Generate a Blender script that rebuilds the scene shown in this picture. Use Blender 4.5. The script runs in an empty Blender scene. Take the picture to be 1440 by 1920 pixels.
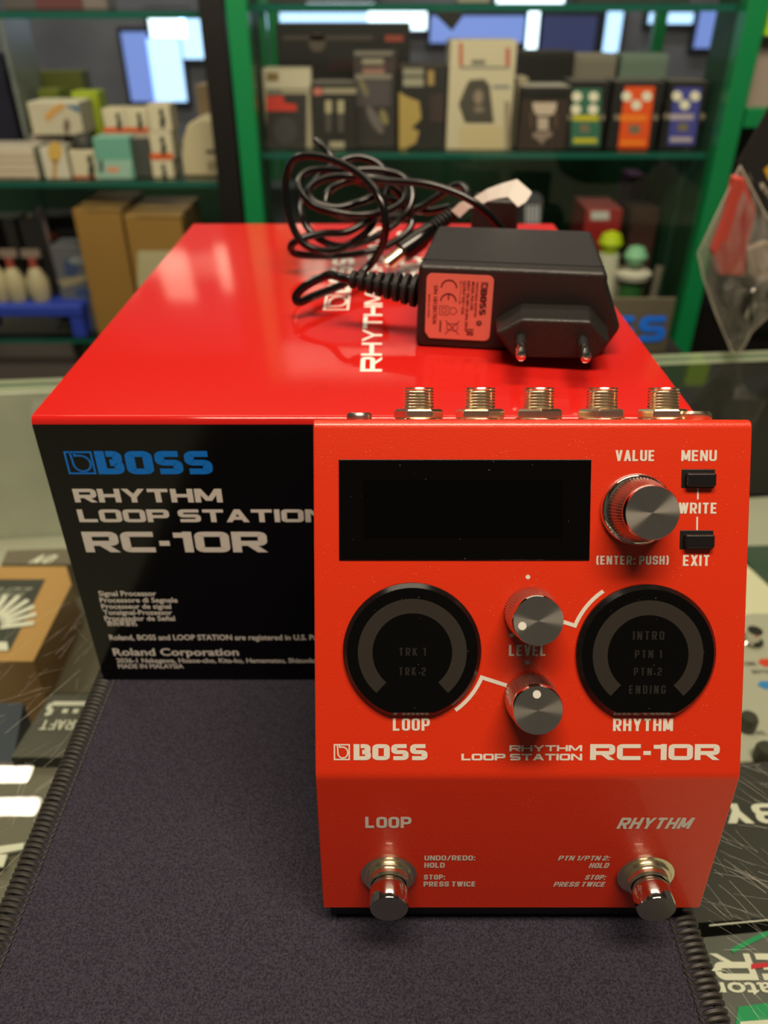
import bpy, bmesh, random
from math import *
from mathutils import Matrix, Vector as V
R = random.Random(7)
S = bpy.context.scene
COL = S.collection

# ------------------------------------------------------------------ camera, world, lights, exposure
FPX, PITCH, CAMZ = 1450.0, radians(33.6), 0.249
cd = bpy.data.cameras.new('camera'); cam = bpy.data.objects.new('camera', cd); COL.objects.link(cam)
cam.location = (0, 0, CAMZ); cam.rotation_euler = (pi/2-PITCH, 0, 0)
cd.sensor_fit = 'VERTICAL'; cd.sensor_height = 36; cd.sensor_width = 27; cd.lens = 36*FPX/1920
cd.clip_start = 0.01; cd.clip_end = 50
cd.dof.use_dof = True; cd.dof.focus_distance = 0.222; cd.dof.aperture_fstop = cd.lens/2.5
S.camera = cam
S.view_settings.view_transform = 'Standard'; S.view_settings.look = 'None'
S.view_settings.gamma = 1; S.view_settings.use_curve_mapping = False
S.view_settings.exposure = 0.0
S.cycles.use_denoising = True
S.cycles.max_bounces = 10; S.cycles.transparent_max_bounces = 24
S.cycles.caustics_reflective = False; S.cycles.caustics_refractive = False

W = bpy.data.worlds.new('world'); S.world = W; W.use_nodes = True
bg = W.node_tree.nodes['Background']; bg.inputs[0].default_value = (1, .86, .70, 1); bg.inputs[1].default_value = .07

def area(name, loc, target, sx, sy, watts, colour):
    l = bpy.data.lights.new(name, 'AREA'); l.shape = 'RECTANGLE'; l.size = sx; l.size_y = sy
    l.energy = watts; l.color = colour
    o = bpy.data.objects.new(name, l); COL.objects.link(o); o.location = loc
    o.rotation_euler = (V(target)-V(loc)).to_track_quat('-Z', 'Y').to_euler()
    return o
WARM = (1, .83, .62)
area('ceiling_light_behind', (-.12, .98, 1.55), (-.12, .9, 0), 1.3, .24, 6, WARM)
area('ceiling_light_front', (.10, -.12, 1.50), (.10, .08, 0), 1.0, .28, 28, WARM)
area('ceiling_light_side', (-1.07, 1.35, 1.5), (-1.07, 1.351, 0), .22, .045, 3, (1, .90, .70))
area('ceiling_light_side', (-1.05, 1.25, 1.5), (-1.05, 1.251, 0), .30, .045, 4, (1, .90, .70))
area('case_fill_left', (-.55, .62, .60), (-.50, 1.25, .28), .6, .10, 2.9, WARM)  # added fill that brightens the left-hand case, no fixture behind it
area('case_fill_right', (.20, .62, .60), (.20, 1.25, .28), .7, .10, 3.3, WARM)  # the same added fill for the right-hand case
area('rear_wall_fill', (0, 2.3, 1.9), (0, 3.3, 1.0), 2.4, .2, 16, (1, .93, .84))  # added unseen light, brightens the back wall mirrored in the carton lid

# ------------------------------------------------------------------ pixel -> place helpers
CF = V((0, cos(PITCH), -sin(PITCH))); CU = V((0, sin(PITCH), cos(PITCH))); CR = V((1, 0, 0)); CP = V((0, 0, CAMZ))
def ray(x, y): return CF + CR*((x-720)/FPX) - CU*((y-960)/FPX)
def on_z(x, y, z): d = ray(x, y); return CP + d*((z-CAMZ)/d.z)
def on_y(x, y, Y): d = ray(x, y); return CP + d*(Y/d.y)
class Plane:
    """a flat face of a thing: origin, right, up, outward normal"""
    low = -9
    def __init__(s, o, u, v):
        s.o, s.u, s.v = V(o), V(u).normalized(), V(v).normalized(); s.n = s.u.cross(s.v).normalized()
        s.v = s.n.cross(s.u)
    def px(s, x, y):
        d = ray(x, y); t = (s.o-CP).dot(s.n)/d.dot(s.n); q = CP+d*t-s.o
        return (q.dot(s.u), max(q.dot(s.v), s.low))
    def M(s, a=0, b=0, c=0):
        m = Matrix((s.u, s.v, s.n)).transposed().to_4x4(); m.translation = s.o+s.u*a+s.v*b+s.n*c; return m
    def at(s, a, b, c=0): return s.o+s.u*a+s.v*b+s.n*c

# ------------------------------------------------------------------ materials
def bag_film(name):
    m = glass(name, (.86, .85, .82), 1.45, .12, 1.5); nt = m.node_tree; out = nt.nodes['Material Output']
    d = nt.nodes.new('ShaderNodeBsdfDiffuse'); d.inputs[0].default_value = (.72, .68, .62, 1)
    mx = nt.nodes.new('ShaderNodeMixShader'); old = out.inputs[0].links[0].from_socket
    n = nt.nodes.new('ShaderNodeTexNoise'); n.inputs['Scale'].default_value = 38; n.inputs['Detail'].default_value = 5; n.inputs['Distortion'].default_value = 1.6
    tc = nt.nodes.new('ShaderNodeTexCoord'); mp = nt.nodes.new('ShaderNodeMapping'); mp.inputs['Scale'].default_value = (1, 1, .25); nt.links.new(tc.outputs['Object'], mp.inputs[0]); nt.links.new(mp.outputs[0], n.inputs['Vector'])
    r = nt.nodes.new('ShaderNodeMapRange'); r.inputs[1].default_value = .35; r.inputs[2].default_value = .75; r.inputs[3].default_value = .03; r.inputs[4].default_value = .40
    nt.links.new(n.outputs['Fac'], r.inputs[0]); nt.links.new(r.outputs[0], mx.inputs[0]); nt.links.new(old, mx.inputs[1]); nt.links.new(d.outputs[0], mx.inputs[2]); nt.links.new(mx.outputs[0], out.inputs[0]); return m
def mat(name, col, rough=.5, metal=0, spec=.5, coat=0, bump=None, aniso=0, emit=None, sheen=0, speck=None, mottle=None):
    m = bpy.data.materials.new(name); m.use_nodes = True; nt = m.node_tree; p = nt.nodes['Principled BSDF']
    p.inputs['Base Color'].default_value = (*col, 1); p.inputs['Roughness'].default_value = rough
    p.inputs['Metallic'].default_value = metal; p.inputs['Specular IOR Level'].default_value = spec
    p.inputs['Coat Weight'].default_value = coat; p.inputs['Coat Roughness'].default_value = .08
    tc = nt.nodes.new('ShaderNodeTexCoord')
    if sheen:
        p.inputs['Sheen Weight'].default_value = sheen; p.inputs['Sheen Roughness'].default_value = .4
    if aniso:
        p.inputs['Anisotropic'].default_value = aniso
        t = nt.nodes.new('ShaderNodeTangent'); t.direction_type = 'RADIAL'; t.axis = 'Z'
        nt.links.new(t.outputs[0], p.inputs['Tangent'])
    if bump:
        sc, st = bump
        n = nt.nodes.new('ShaderNodeTexNoise'); n.inputs['Scale'].default_value = sc; n.inputs['Detail'].default_value = 3
        b = nt.nodes.new('ShaderNodeBump'); b.inputs['Strength'].default_value = st; b.inputs['Distance'].default_value = .0004
        nt.links.new(tc.outputs['Object'], n.inputs['Vector']); nt.links.new(n.outputs['Fac'], b.inputs['Height'])
        nt.links.new(b.outputs['Normal'], p.inputs['Normal'])
    if mottle or speck:
        c = col
        prev = None
        def mix(fac, c2):
            nonlocal prev
            mx = nt.nodes.new('ShaderNodeMix'); mx.data_type = 'RGBA'
            nt.links.new(fac, mx.inputs[0])
            if prev is None: mx.inputs[6].default_value = (*c, 1)
            else: nt.links.new(prev, mx.inputs[6])
            mx.inputs[7].default_value = (*c2, 1); prev = mx.outputs[2]
        if mottle:
            sc, c2 = mottle
            n = nt.nodes.new('ShaderNodeTexNoise'); n.inputs['Scale'].default_value = sc; n.inputs['Detail'].default_value = 4
            nt.links.new(tc.outputs['Object'], n.inputs['Vector'])
            r = nt.nodes.new('ShaderNodeMapRange'); r.inputs[1].default_value = .35; r.inputs[2].default_value = .65
            nt.links.new(n.outputs['Fac'], r.inputs[0]); mix(r.outputs[0], c2)
        if speck:
            sc, thr, c2 = speck
            n = nt.nodes.new('ShaderNodeTexVoronoi'); n.inputs['Scale'].default_value = sc
            nt.links.new(tc.outputs['Object'], n.inputs['Vector'])
            r = nt.nodes.new('ShaderNodeMapRange'); r.inputs[1].default_value = thr; r.inputs[2].default_value = thr*.6
            nt.links.new(n.outputs['Distance'], r.inputs[0])
            n2 = nt.nodes.new('ShaderNodeTexNoise'); n2.inputs['Scale'].default_value = sc*.13
            nt.links.new(tc.outputs['Object'], n2.inputs['Vector'])
            r2 = nt.nodes.new('ShaderNodeMapRange'); r2.inputs[1].default_value = .52; r2.inputs[2].default_value = .62
            nt.links.new(n2.outputs['Fac'], r2.inputs[0])
            mu = nt.nodes.new('ShaderNodeMath'); mu.operation = 'MULTIPLY'
            nt.links.new(r.outputs[0], mu.inputs[0]); nt.links.new(r2.outputs[0], mu.inputs[1]); mix(mu.outputs[0], c2)
        nt.links.new(prev, p.inputs['Base Color'])
    if emit:
        p.inputs['Emission Color'].default_value = (*col, 1); p.inputs['Emission Strength'].default_value = emit
    return m
def glass(name, tint=(.93, .97, .95), ior=1.5, rough=0.0, k=1.0):
    m = bpy.data.materials.new(name); m.use_nodes = True; nt = m.node_tree
    nt.nodes.remove(nt.nodes['Principled BSDF']); out = nt.nodes['Material Output']
    t = nt.nodes.new('ShaderNodeBsdfTransparent'); t.inputs[0].default_value = (*tint, 1)
    g = nt.nodes.new('ShaderNodeBsdfGlossy'); g.inputs['Roughness'].default_value = rough
    f = nt.nodes.new('ShaderNodeLayerWeight'); f.inputs[0].default_value = .5
    pw = nt.nodes.new('ShaderNodeMath'); pw.operation = 'POWER'; pw.inputs[1].default_value = 5; nt.links.new(f.outputs['Facing'], pw.inputs[0])
    f0 = ((ior-1)/(ior+1))**2
    mu = nt.nodes.new('ShaderNodeMath'); mu.operation = 'MULTIPLY_ADD'; mu.inputs[1].default_value = (1-f0)*min(k, 1); mu.inputs[2].default_value = f0*k
    mx = nt.nodes.new('ShaderNodeMixShader'); nt.links.new(pw.outputs[0], mu.inputs[0])
    nt.links.new(mu.outputs[0], mx.inputs[0]); nt.links.new(t.outputs[0], mx.inputs[1]); nt.links.new(g.outputs[0], mx.inputs[2])
    nt.links.new(mx.outputs[0], out.inputs[0]); return m
mc = {}
def flat(r, g, b, rough=.55):
    """matt printed card, colour given as seen 0-255"""
    k = (r, g, b, rough)
    if k not in mc:
        l = [((c/255+.055)/1.055)**2.4 if c > 10 else c/255/12.92 for c in (r, g, b)]
        mc[k] = mat('card_%02x%02x%02x' % (r, g, b), l, rough)
    return mc[k]
RED_PAINT = mat('red_metallic_paint', (.74, .033, .005), .33, 0, .45, .4, bump=(2600, .22), speck=(900, .13, (.85, .20, .12)))
RED_CARD = mat('red_gloss_card', (.62, .016, .012), .09, 0, .45, 0, bump=(18, .02))
BLACK_CARD = mat('black_gloss_card', (.003, .0025, .003), .12, 0, .3)
CREAM = mat('cream_print', (.80, .74, .66), .6)
WHITE_PRINT = mat('white_print', (.95, .90, .84), .6)
BLUE_PRINT = mat('blue_print', (.0, .25, 1.0), .5)
SCREEN = mat('black_screen', (.0016, .0012, .001), .04, 0, .33, speck=(520, .07, (.30, .27, .24)))
SCREEN_IN = mat('display_area', (.0008, .0006, .0005), .03, 0, .28)
DIAL = mat('dial_gloss', (.002, .0018, .0016), .05, 0, .36, speck=(420, .05, (.3, .27, .24)))
BEZEL = mat('dial_bezel', (.004, .004, .004), .24, 0, .6)
RING = mat('dial_ring', (.034, .029, .024), .35, 0, .3)
DIALTXT = mat('dial_text', (.021, .019, .017), .4, 0, .3)
CHROME = mat('chrome', (.80, .77, .72), .09, 1)
NICKEL = mat('nickel', (.90, .80, .60), .22, 1)
STEEL = mat('dull_steel', (.45, .42, .38), .35, 1)
KNURL = mat('knurled_metal', (.62, .58, .52), .28, 1)
SPUN = mat('spun_metal', (.84, .79, .70), .22, 1, aniso=.95)
RUBBER = mat('black_rubber', (.008, .008, .008), .6)
BUTTON = mat('black_button', (.010, .009, .010), .28)
ADAPT = mat('adapter_plastic', (.016, .014, .013), .42, 0, .5, bump=(1500, .5))
CABLE = mat('black_cable', (.004, .0036, .0036), .2, 0, .6)
LABEL = mat('salmon_label', (.86, .23, .17), .45)
LABELTXT = mat('label_ink', (.075, .018, .018), .6)
PAPER = mat('white_paper', (.85, .82, .76), .6)
CLOTH = mat('mat_cloth', (.049, .045, .066), .95, 0, .15, bump=(620, 1.0), sheen=.12, mottle=(1500, (.018, .017, .026)), speck=(260, .045, (.20, .18, .17)))
STITCH = mat('stitch_thread', (.030, .027, .024), .55)
GREEN = mat('green_frame', (.004, .185, .055), .35, bump=(40, .1))
DKGREEN = mat('dark_green_panel', (.006, .045, .018), .5)
BLACKM = mat('black_metal', (.006, .005, .005), .4)
GLASS = glass('clear_glass'); CGLASS = glass('counter_glass', (.90, .95, .91), k=1.15)
EDGE = mat('glass_edge', (.80, .86, .66), .3)
EDGE2 = mat('glass_edge_dark', (.24, .36, .24), .3)
TEAL = mat('shelf_edge', (.010, .10, .075), .2)
SCRATCH = mat('glass_scratch', (.72, .70, .62), .4)
BAGM = bag_film('bag_film')
BOARD = mat('pale_board', (.47, .46, .37), .6)
KRAFT = flat(186, 142, 82, .7)
BROWN = flat(150, 112, 52, .7)

# ------------------------------------------------------------------ mesh builder
WM = {}
class MB:
    def __init__(s): s.v = []; s.f = []; s.mi = []; s.sm = []; s.mats = []
    def add(s, vs, fs, m, M=None, smooth=False):
        if m not in s.mats: s.mats.append(m)
        k = s.mats.index(m); n = len(s.v)
        s.v += [(M @ V(v)) if M is not None else V(v) for v in vs]
        for f in fs: s.f.append([n+i for i in f]); s.mi.append(k); s.sm.append(smooth)
        return s
    def box(s, a, b, m, M=None):
        x0, y0, z0 = a; x1, y1, z1 = b
        vs = [(x, y, z) for x in (x0, x1) for y in (y0, y1) for z in (z0, z1)]
        return s.add(vs, [(0, 1, 3, 2), (4, 6, 7, 5), (0, 4, 5, 1), (2, 3, 7, 6), (0, 2, 6, 4), (1, 5, 7, 3)], m, M)
    def prism(s, poly, z0, z1, m, M=None, top=None, scale=1.0, topmat=None):
        """polygon in xy extruded from z0 to z1 (top polygon optional)"""
        n = len(poly); top = top or poly
        vs = [(x, y, z0) for x, y in poly]+[(x, y, z1) for x, y in top]
        s.add(vs, [(i, (i+1) % n, n+(i+1) % n, n+i) for i in range(n)]+[tuple(range(n))[::-1]], m, M)
        return s.add([(x, y, z1) for x, y in top], [tuple(range(n))], topmat or m, M)
    def poly(s, pts, m, M=None): return s.add([(*p, 0) if len(p) == 2 else p for p in pts], [tuple(range(len(pts)))], m, M)
    def lathe(s, prof, m, M=None, seg=40, smooth=True, rib=None, cap=True):
        vs = []; n = len(prof)
        for i in range(seg):
            a = 2*pi*i/seg
            for r, z in prof:
                rr = r*(1-rib) if (rib and i % 2) else r
                vs.append((rr*cos(a), rr*sin(a), z))
        fs = [(i*n+j, ((i+1) % seg)*n+j, ((i+1) % seg)*n+j+1, i*n+j+1) for i in range(seg) for j in range(n-1)]
        if cap: fs += [tuple(i*n+n-1 for i in range(seg)), tuple(i*n for i in range(seg))[::-1]]
        return s.add(vs, fs, m, M, smooth)
    def tube(s, pts, r, m, seg=10, cap=True, M=None):
        pts = [V(p) for p in pts]; n = len(pts); vs = []
        rs = r if isinstance(r, (list, tuple)) else [r]*n
        t = (pts[1]-pts[0]).normalized(); a = t.orthogonal().normalized()
        for i in range(n):
            t = (pts[min(i+1, n-1)]-pts[max(i-1, 0)]).normalized()
            a = (a-t*a.dot(t)).normalized(); b = t.cross(a)
            for k in range(seg):
                q = 2*pi*k/seg; vs.append(pts[i]+(a*cos(q)+b*sin(q))*rs[i])
        fs = [(i*seg+k, i*seg+(k+1) % seg, (i+1)*seg+(k+1) % seg, (i+1)*seg+k) for i in range(n-1) for k in range(seg)]
        if cap: fs += [tuple(range(seg))[::-1], tuple((n-1)*seg+k for k in range(seg))]
        return s.add(vs, fs, m, M, True)
    def ribbon(s, pts, w, m, M=None, closed=False, sx=1.0, sy=1.0):
        """flat stroke along a 2-D polyline, mitred"""
        p = [V((x/sx, y/sy)) for x, y in pts]; n = len(p); L = []; Rr = []
        for i in range(n):
            a = p[i]-p[i-1] if (i or closed) else p[1]-p[0]
            b = p[(i+1) % n]-p[i] if (i < n-1 or closed) else a
            a = a.normalized(); b = b.normalized(); na = V((-a.y, a.x)); nb = V((-b.y, b.x)); mm = na+nb
            mm = mm.normalized() if mm.length > 1e-6 else na
            k = w/2/max(.35, mm.dot(na))
            L.append(p[i]+mm*k); Rr.append(p[i]-mm*k)
        vs = [(q.x*sx, q.y*sy, 0) for q in L+Rr]; e = n if closed else n-1
        return s.add(vs, [(n+i, n+(i+1) % n, (i+1) % n, i) for i in range(e)], m, M)
    def build(s, name, parent=None, rot=None, origin=None, bevel=None, seg=2, recalc=True, ang=38):
        pw = WM[parent.name] if parent is not None else Matrix()
        rm = (rot if rot is not None else pw.to_3x3()).to_4x4() if not isinstance(rot, Matrix) or True else rot
        inv = rm.to_3x3().inverted(); lv = [inv @ v for v in s.v]
        lo = V([min(v[i] for v in lv) for i in range(3)]); hi = V([max(v[i] for v in lv) for i in range(3)])
        c = V(((lo.x+hi.x)/2, (lo.y+hi.y)/2, lo.z)) if origin is None else inv @ V(origin)
        me = bpy.data.meshes.new(name); me.from_pydata([v-c for v in lv], [], s.f)
        for m in s.mats: me.materials.append(m)
        me.polygons.foreach_set('material_index', s.mi); me.polygons.foreach_set('use_smooth', s.sm if not bevel else [True]*len(s.sm))
        if recalc:
            b = bmesh.new(); b.from_mesh(me); bmesh.ops.remove_doubles(b, verts=b.verts, dist=1e-7) if bevel else None
            bmesh.ops.recalc_face_normals(b, faces=b.faces); b.to_mesh(me); b.free()
        me.set_sharp_from_angle(angle=radians(ang))
        o = bpy.data.objects.new(name, me); COL.objects.link(o)
        w = Matrix.Translation(rm.to_3x3() @ c) @ rm
        WM[o.name] = w
        if parent is not None: o.parent = parent; o.matrix_basis = pw.inverted() @ w
        else: o.matrix_basis = w
        if bevel:
            md = o.modifiers.new('bevel', 'BEVEL'); md.width = bevel; md.segments = seg; md.limit_method = 'ANGLE'
            md.angle_limit = radians(30); md.harden_normals = True
        return o
def empty(name, loc, rot=None):
    o = bpy.data.objects.new(name, None); COL.objects.link(o); o.empty_display_size = .02
    w = Matrix.Translation(V(loc)) @ (rot.to_4x4() if rot is not None else Matrix()); o.matrix_basis = w; WM[o.name] = w; return o
def tag(o, label, cat, group=None):
    o['label'] = label; o['category'] = cat
    if group: o['group'] = group
    return o
def struct(o): o['kind'] = 'structure'; return o

# ------------------------------------------------------------------ lettering
GL = {
 'A': (1.05, [('d', 0, 0, .5, 1), ('d', 1, 0, .5, 1), ('p', [(.2, .25), (.8, .25)])]),
 'B': (1, [('d', 0, 0, 0, 1), ('p', [(0, 1), (.95, 1, 1), (.95, .5, 1), (.0, .5)]), ('p', [(0, .5), (1, .5, 1), (1, 0, 1), (0, 0)])]),
 'C': (1, [('p', [(1, .70), (1, 1, 1), (0, 1, 1), (0, 0, 1), (1, 0, 1), (1, .30)])]),
 'D': (1, [('d', 0, 0, 0, 1), ('p', [(0, 1), (1, 1, 1), (1, 0, 1), (0, 0)])]),
 'E': (.88, [('d', 0, 0, 0, 1), ('p', [(0, 1), (1.12, 1)]), ('p', [(0, .5), (1, .5)]), ('p', [(0, 0), (1.12, 0)])]),
 'F': (.85, [('d', 0, 0, 0, 1), ('p', [(0, 1), (1.12, 1)]), ('p', [(0, .5), (1, .5)])]),
 'G': (1, [('p', [(1, .75), (1, 1, 1), (0, 1, 1), (0, 0, 1), (1, 0, 1), (1, .45), (.55, .45)])]),
 'H': (1, [('d', 0, 0, 0, 1), ('d', 1, 0, 1, 1), ('p', [(0, .5), (1, .5)])]),
 'I': (0, [('d', 0, 0, 0, 1)]),
 'K': (1, [('d', 0, 0, 0, 1), ('d', .1, .42, 1, 1), ('d', .35, .58, 1, 0)]),
 'L': (.85, [('d', 0, 0, 0, 1), ('p', [(0, 0), (1.12, 0)])]),
 'M': (1.3, [('d', 0, 0, 0, 1), ('d', 1, 0, 1, 1), ('d', .04, 1, .5, .12), ('d', .96, 1, .5, .12)]),
 'N': (1.05, [('d', 0, 0, 0, 1), ('d', 1, 0, 1, 1), ('d', .02, 1, .98, 0)]),
 'O': (1, [('c', [(0, 0, 1), (1, 0, 1), (1, 1, 1), (0, 1, 1)])]),
 'P': (1, [('d', 0, 0, 0, 1), ('p', [(0, 1), (1, 1, 1), (1, .42, 1), (0, .42)])]),
 'R': (1.03, [('d', 0, 0, 0, 1), ('p', [(0, 1), (1, 1, 1), (1, .42, 1), (0, .42)]), ('d', .45, .46, 1, 0)]),
 'S': (1, [('p', [(1, .72), (1, 1, 1), (0, 1, 1), (0, .5, 1), (1, .5, 1), (1, 0, 1), (0, 0, 1), (0, .28)])]),
 'T': (1, [('d', .5, 0, .5, 1), ('p', [(-.12, 1), (1.12, 1)])]),
 'U': (1, [('p', [(0, 1.1), (0, 0, 1), (1, 0, 1), (1, 1.1)])]),
 'V': (1.05, [('d', 0, 1, .5, 0), ('d', 1, 1, .5, 0)]),
 'W': (1.6, [('d', 0, 1, .25, 0), ('d', .5, 1, .25, 0), ('d', .5, 1, .75, 0), ('d', 1, 1, .75, 0)]),
 'X': (1.05, [('d', 0, 1, 1, 0), ('d', 1, 1, 0, 0)]),
 'Y': (1.05, [('d', 0, 1, .5, .40), ('d', 1, 1, .5, .40), ('d', .5, 0, .5, .46)]),
 'Z': (1, [('p', [(-.1, 1), (1.1, 1)]), ('p', [(-.1, 0), (1.1, 0)]), ('d', 0, 0, 1, 1)]),
 '0': (1, [('c', [(0, 0, 1), (1, 0, 1), (1, 1, 1), (0, 1, 1)])]),
 '1': (.42, [('d', 1, 0, 1, 1), ('p', [(-.3, .94), (1, .94)])]),
 '2': (1, [('p', [(0, .72), (0, 1, 1), (1, 1, 1), (1, .5, 1), (0, .40, 1), (0, 0), (1.12, 0)])]),
 '-': (.12, [('p', [(-1.2, .42), (2.2, .42)])]), ':': (0, [('d', 0, 0, 0, .2), ('d', 0, .55, 0, .75)]),
 '/': (.75, [('d', 0, 0, 1, 1)]), '(': (.22, [('p', [(1.2, 1.12), (0, .9, 1), (0, .1, 1), (1.2, -.12)])]),
 ')': (.22, [('p', [(-.2, 1.12), (1, .9, 1), (1, .1, 1), (-.2, -.12)])]), ' ': (.35, []),
}
EXT = {'B': None, 'S': ('p', [(1.08, 1), (0, 1, 1), (0, .5, 1), (1, .5, 1), (1, 0, 1), (-.08, 0)]), 'C': ('p', [(1.12, 1), (0, 1, 1), (0, 0, 1), (1.12, 0)])}
def rounded(pts, rad, closed):
    out = []; n = len(pts)
    for i, p in enumerate(pts):
        q = V((p[0], p[1]))
        if len(p) > 2 and (closed or 0 < i < n-1):
            a = V(pts[i-1][:2])-q; b = V(pts[(i+1) % n][:2])-q
            r = min(rad, a.length*.5, b.length*.5)
            A = q+a.normalized()*r; B = q+b.normalized()*r
            for k in range(6):
                t = k/5; out.append(tuple(A.lerp(q, t).lerp(q.lerp(B, t), t)*1.0) if False else tuple(A*(1-t)**2+q*2*t*(1-t)*1.0+B*t*t))
        else: out.append(tuple(q))
    return out
def letters(mb, s, M, x0, y0, x1, y1, m, tx=.2, ty=.16, gap=.14, rad=.3, slant=0, ext=False, lift=.00009):
    """bold lettering filling the rectangle x0..x1, y0..y1 of the face M"""
    H = y1-y0; TX, TY = tx*H, ty*H
    gs = [GL[c] for c in s]
    fixed = sum(TX for c in s if c != ' ')+gap*H*(len(s)-1)
    unit = max(1e-6, (x1-x0-fixed)/max(.01, sum(g[0] for g in gs)))
    x = x0; Ml = M @ Matrix.Translation((0, 0, lift))
    sh = Matrix(((1, slant, 0, -slant*y0), (0, 1, 0, 0), (0, 0, 1, 0), (0, 0, 0, 1))); Ml = Ml @ sh
    Ml0 = Ml; st = 0
    for c, (w, items) in zip(s, gs):
        gw = unit*w
        if c == ' ': x += gw+gap*H; continue
        if ext and c == 'B': items = [('d', 0, 0, 0, 1), ('p', [(.36, 1), (.96, 1, 1), (.96, .52, 1), (.50, .52)]), ('p', [(.50, .48), (1, .48, 1), (1, 0, 1), (0, 0)])]
        elif ext and c in EXT: items = [EXT[c]]
        X = lambda a: x+TX/2+a*gw
        for it in items:
            st = (st+1) % 5; Ml = Ml0 @ Matrix.Translation((0, 0, st*.000007))
            if it[0] == 'd':
                _, a, b, a2, b2 = it; ya, yb = y0+b*H, y0+b2*H
                if b > b2: a, a2, ya, yb = a2, a, yb, ya
                dx, dy = (a2-a)*gw, max(1e-6, yb-ya); h = TX/2*(1+min(.35, .12*abs(dx)/dy))
                xa, xb = X(a), X(a2)
                if abs(a2-a) > 1e-6:
                    lim0, lim1 = x, x+gw+TX
                    xa = min(max(xa, lim0+h), lim1-h); xb = min(max(xb, lim0+h), lim1-h)
                mb.poly([(xa-h, ya), (xa+h, ya), (xb+h, yb), (xb-h, yb)], m, Ml)
            else:
                cl = it[0] == 'c'
                pts = [(X(p[0])/TX, (y0+TY/2+p[1]*(H-TY))/TY, *p[2:]) for p in it[1]]
                rr = max(.52, rad*min(gw+TX, H)/max(TX, TY))
                pts = rounded(pts, rr, cl)
                mb.ribbon([(a*TX, b*TY) for a, b in pts], 1.0, m, Ml, cl, TX, TY)
        x += gw+TX+gap*H
def print_px(mb, pl, s, bl, tr, m, **k):
    a = pl.px(*bl); b = pl.px(*tr); letters(mb, s, pl.M(), a[0], a[1], b[0], b[1], m, **k)
def font_mesh(s, offset):
    c = bpy.data.curves.new('glyphs', 'FONT'); c.body = s; c.size = 1; c.offset = offset; c.resolution_u = 3
    o = bpy.data.objects.new('glyphs', c); COL.objects.link(o)
    me = bpy.data.meshes.new_from_object(o.evaluated_get(bpy.context.evaluated_depsgraph_get()))
    vs = [tuple(v.co) for v in me.vertices]; fs = [tuple(p.vertices) for p in me.polygons]
    bpy.data.objects.remove(o); bpy.data.curves.remove(c); bpy.data.meshes.remove(me); return vs, fs
CAPH = max(v[1] for v in font_mesh('H', 0)[0])
def small(mb, s, M, x0, y0, width, cap, m, bold=.018, lift=.00009):
    vs, fs = font_mesh(s, bold); 
    if not vs: return
    a = min(v[0] for v in vs); b = max(v[0] for v in vs); kx = width/(b-a); ky = cap/CAPH
    mb.add([(x0+(v[0]-a)*kx, y0+v[1]*ky, lift) for v in vs], fs, m, M)
def small_px(mb, pl, s, bl, br, top, m, **k):
    a = pl.px(*bl); b = pl.px(*br); t = pl.px(*top); small(mb, s, pl.M(), a[0], a[1], b[0]-a[0], t[1]-a[1], m, **k)
def logo_mark(mb, M, x0, y0, x1, y1, m, w=.075):
    W_, H_ = x1-x0, y1-y0; Ml = M @ Matrix.Translation((0, 0, .00009)); q = lambda a, b: (x0+a*W_, y0+b*H_)
    mb.ribbon([q(.04, .04), q(.96, .04), q(.96, .96), q(.04, .96)], w*H_, m, Ml, True)
    arc = [q(.56+.31*cos(t), .47+.34*sin(t)) for t in [pi/2-i*(1.5*pi)/20 for i in range(21)]]
    mb.ribbon([q(.36, .96), q(.36, .81), q(.50, .81)]+arc+[q(.25, .62), q(.22, .96)], w*H_, m, Ml)
def boss(mb, M, x0, y0, x1, y1, m):
    letters(mb, 'BOSS', M, x0, y0, x1, y1, m, tx=.36, ty=.25, gap=.09, rad=.16, ext=True)

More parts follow.
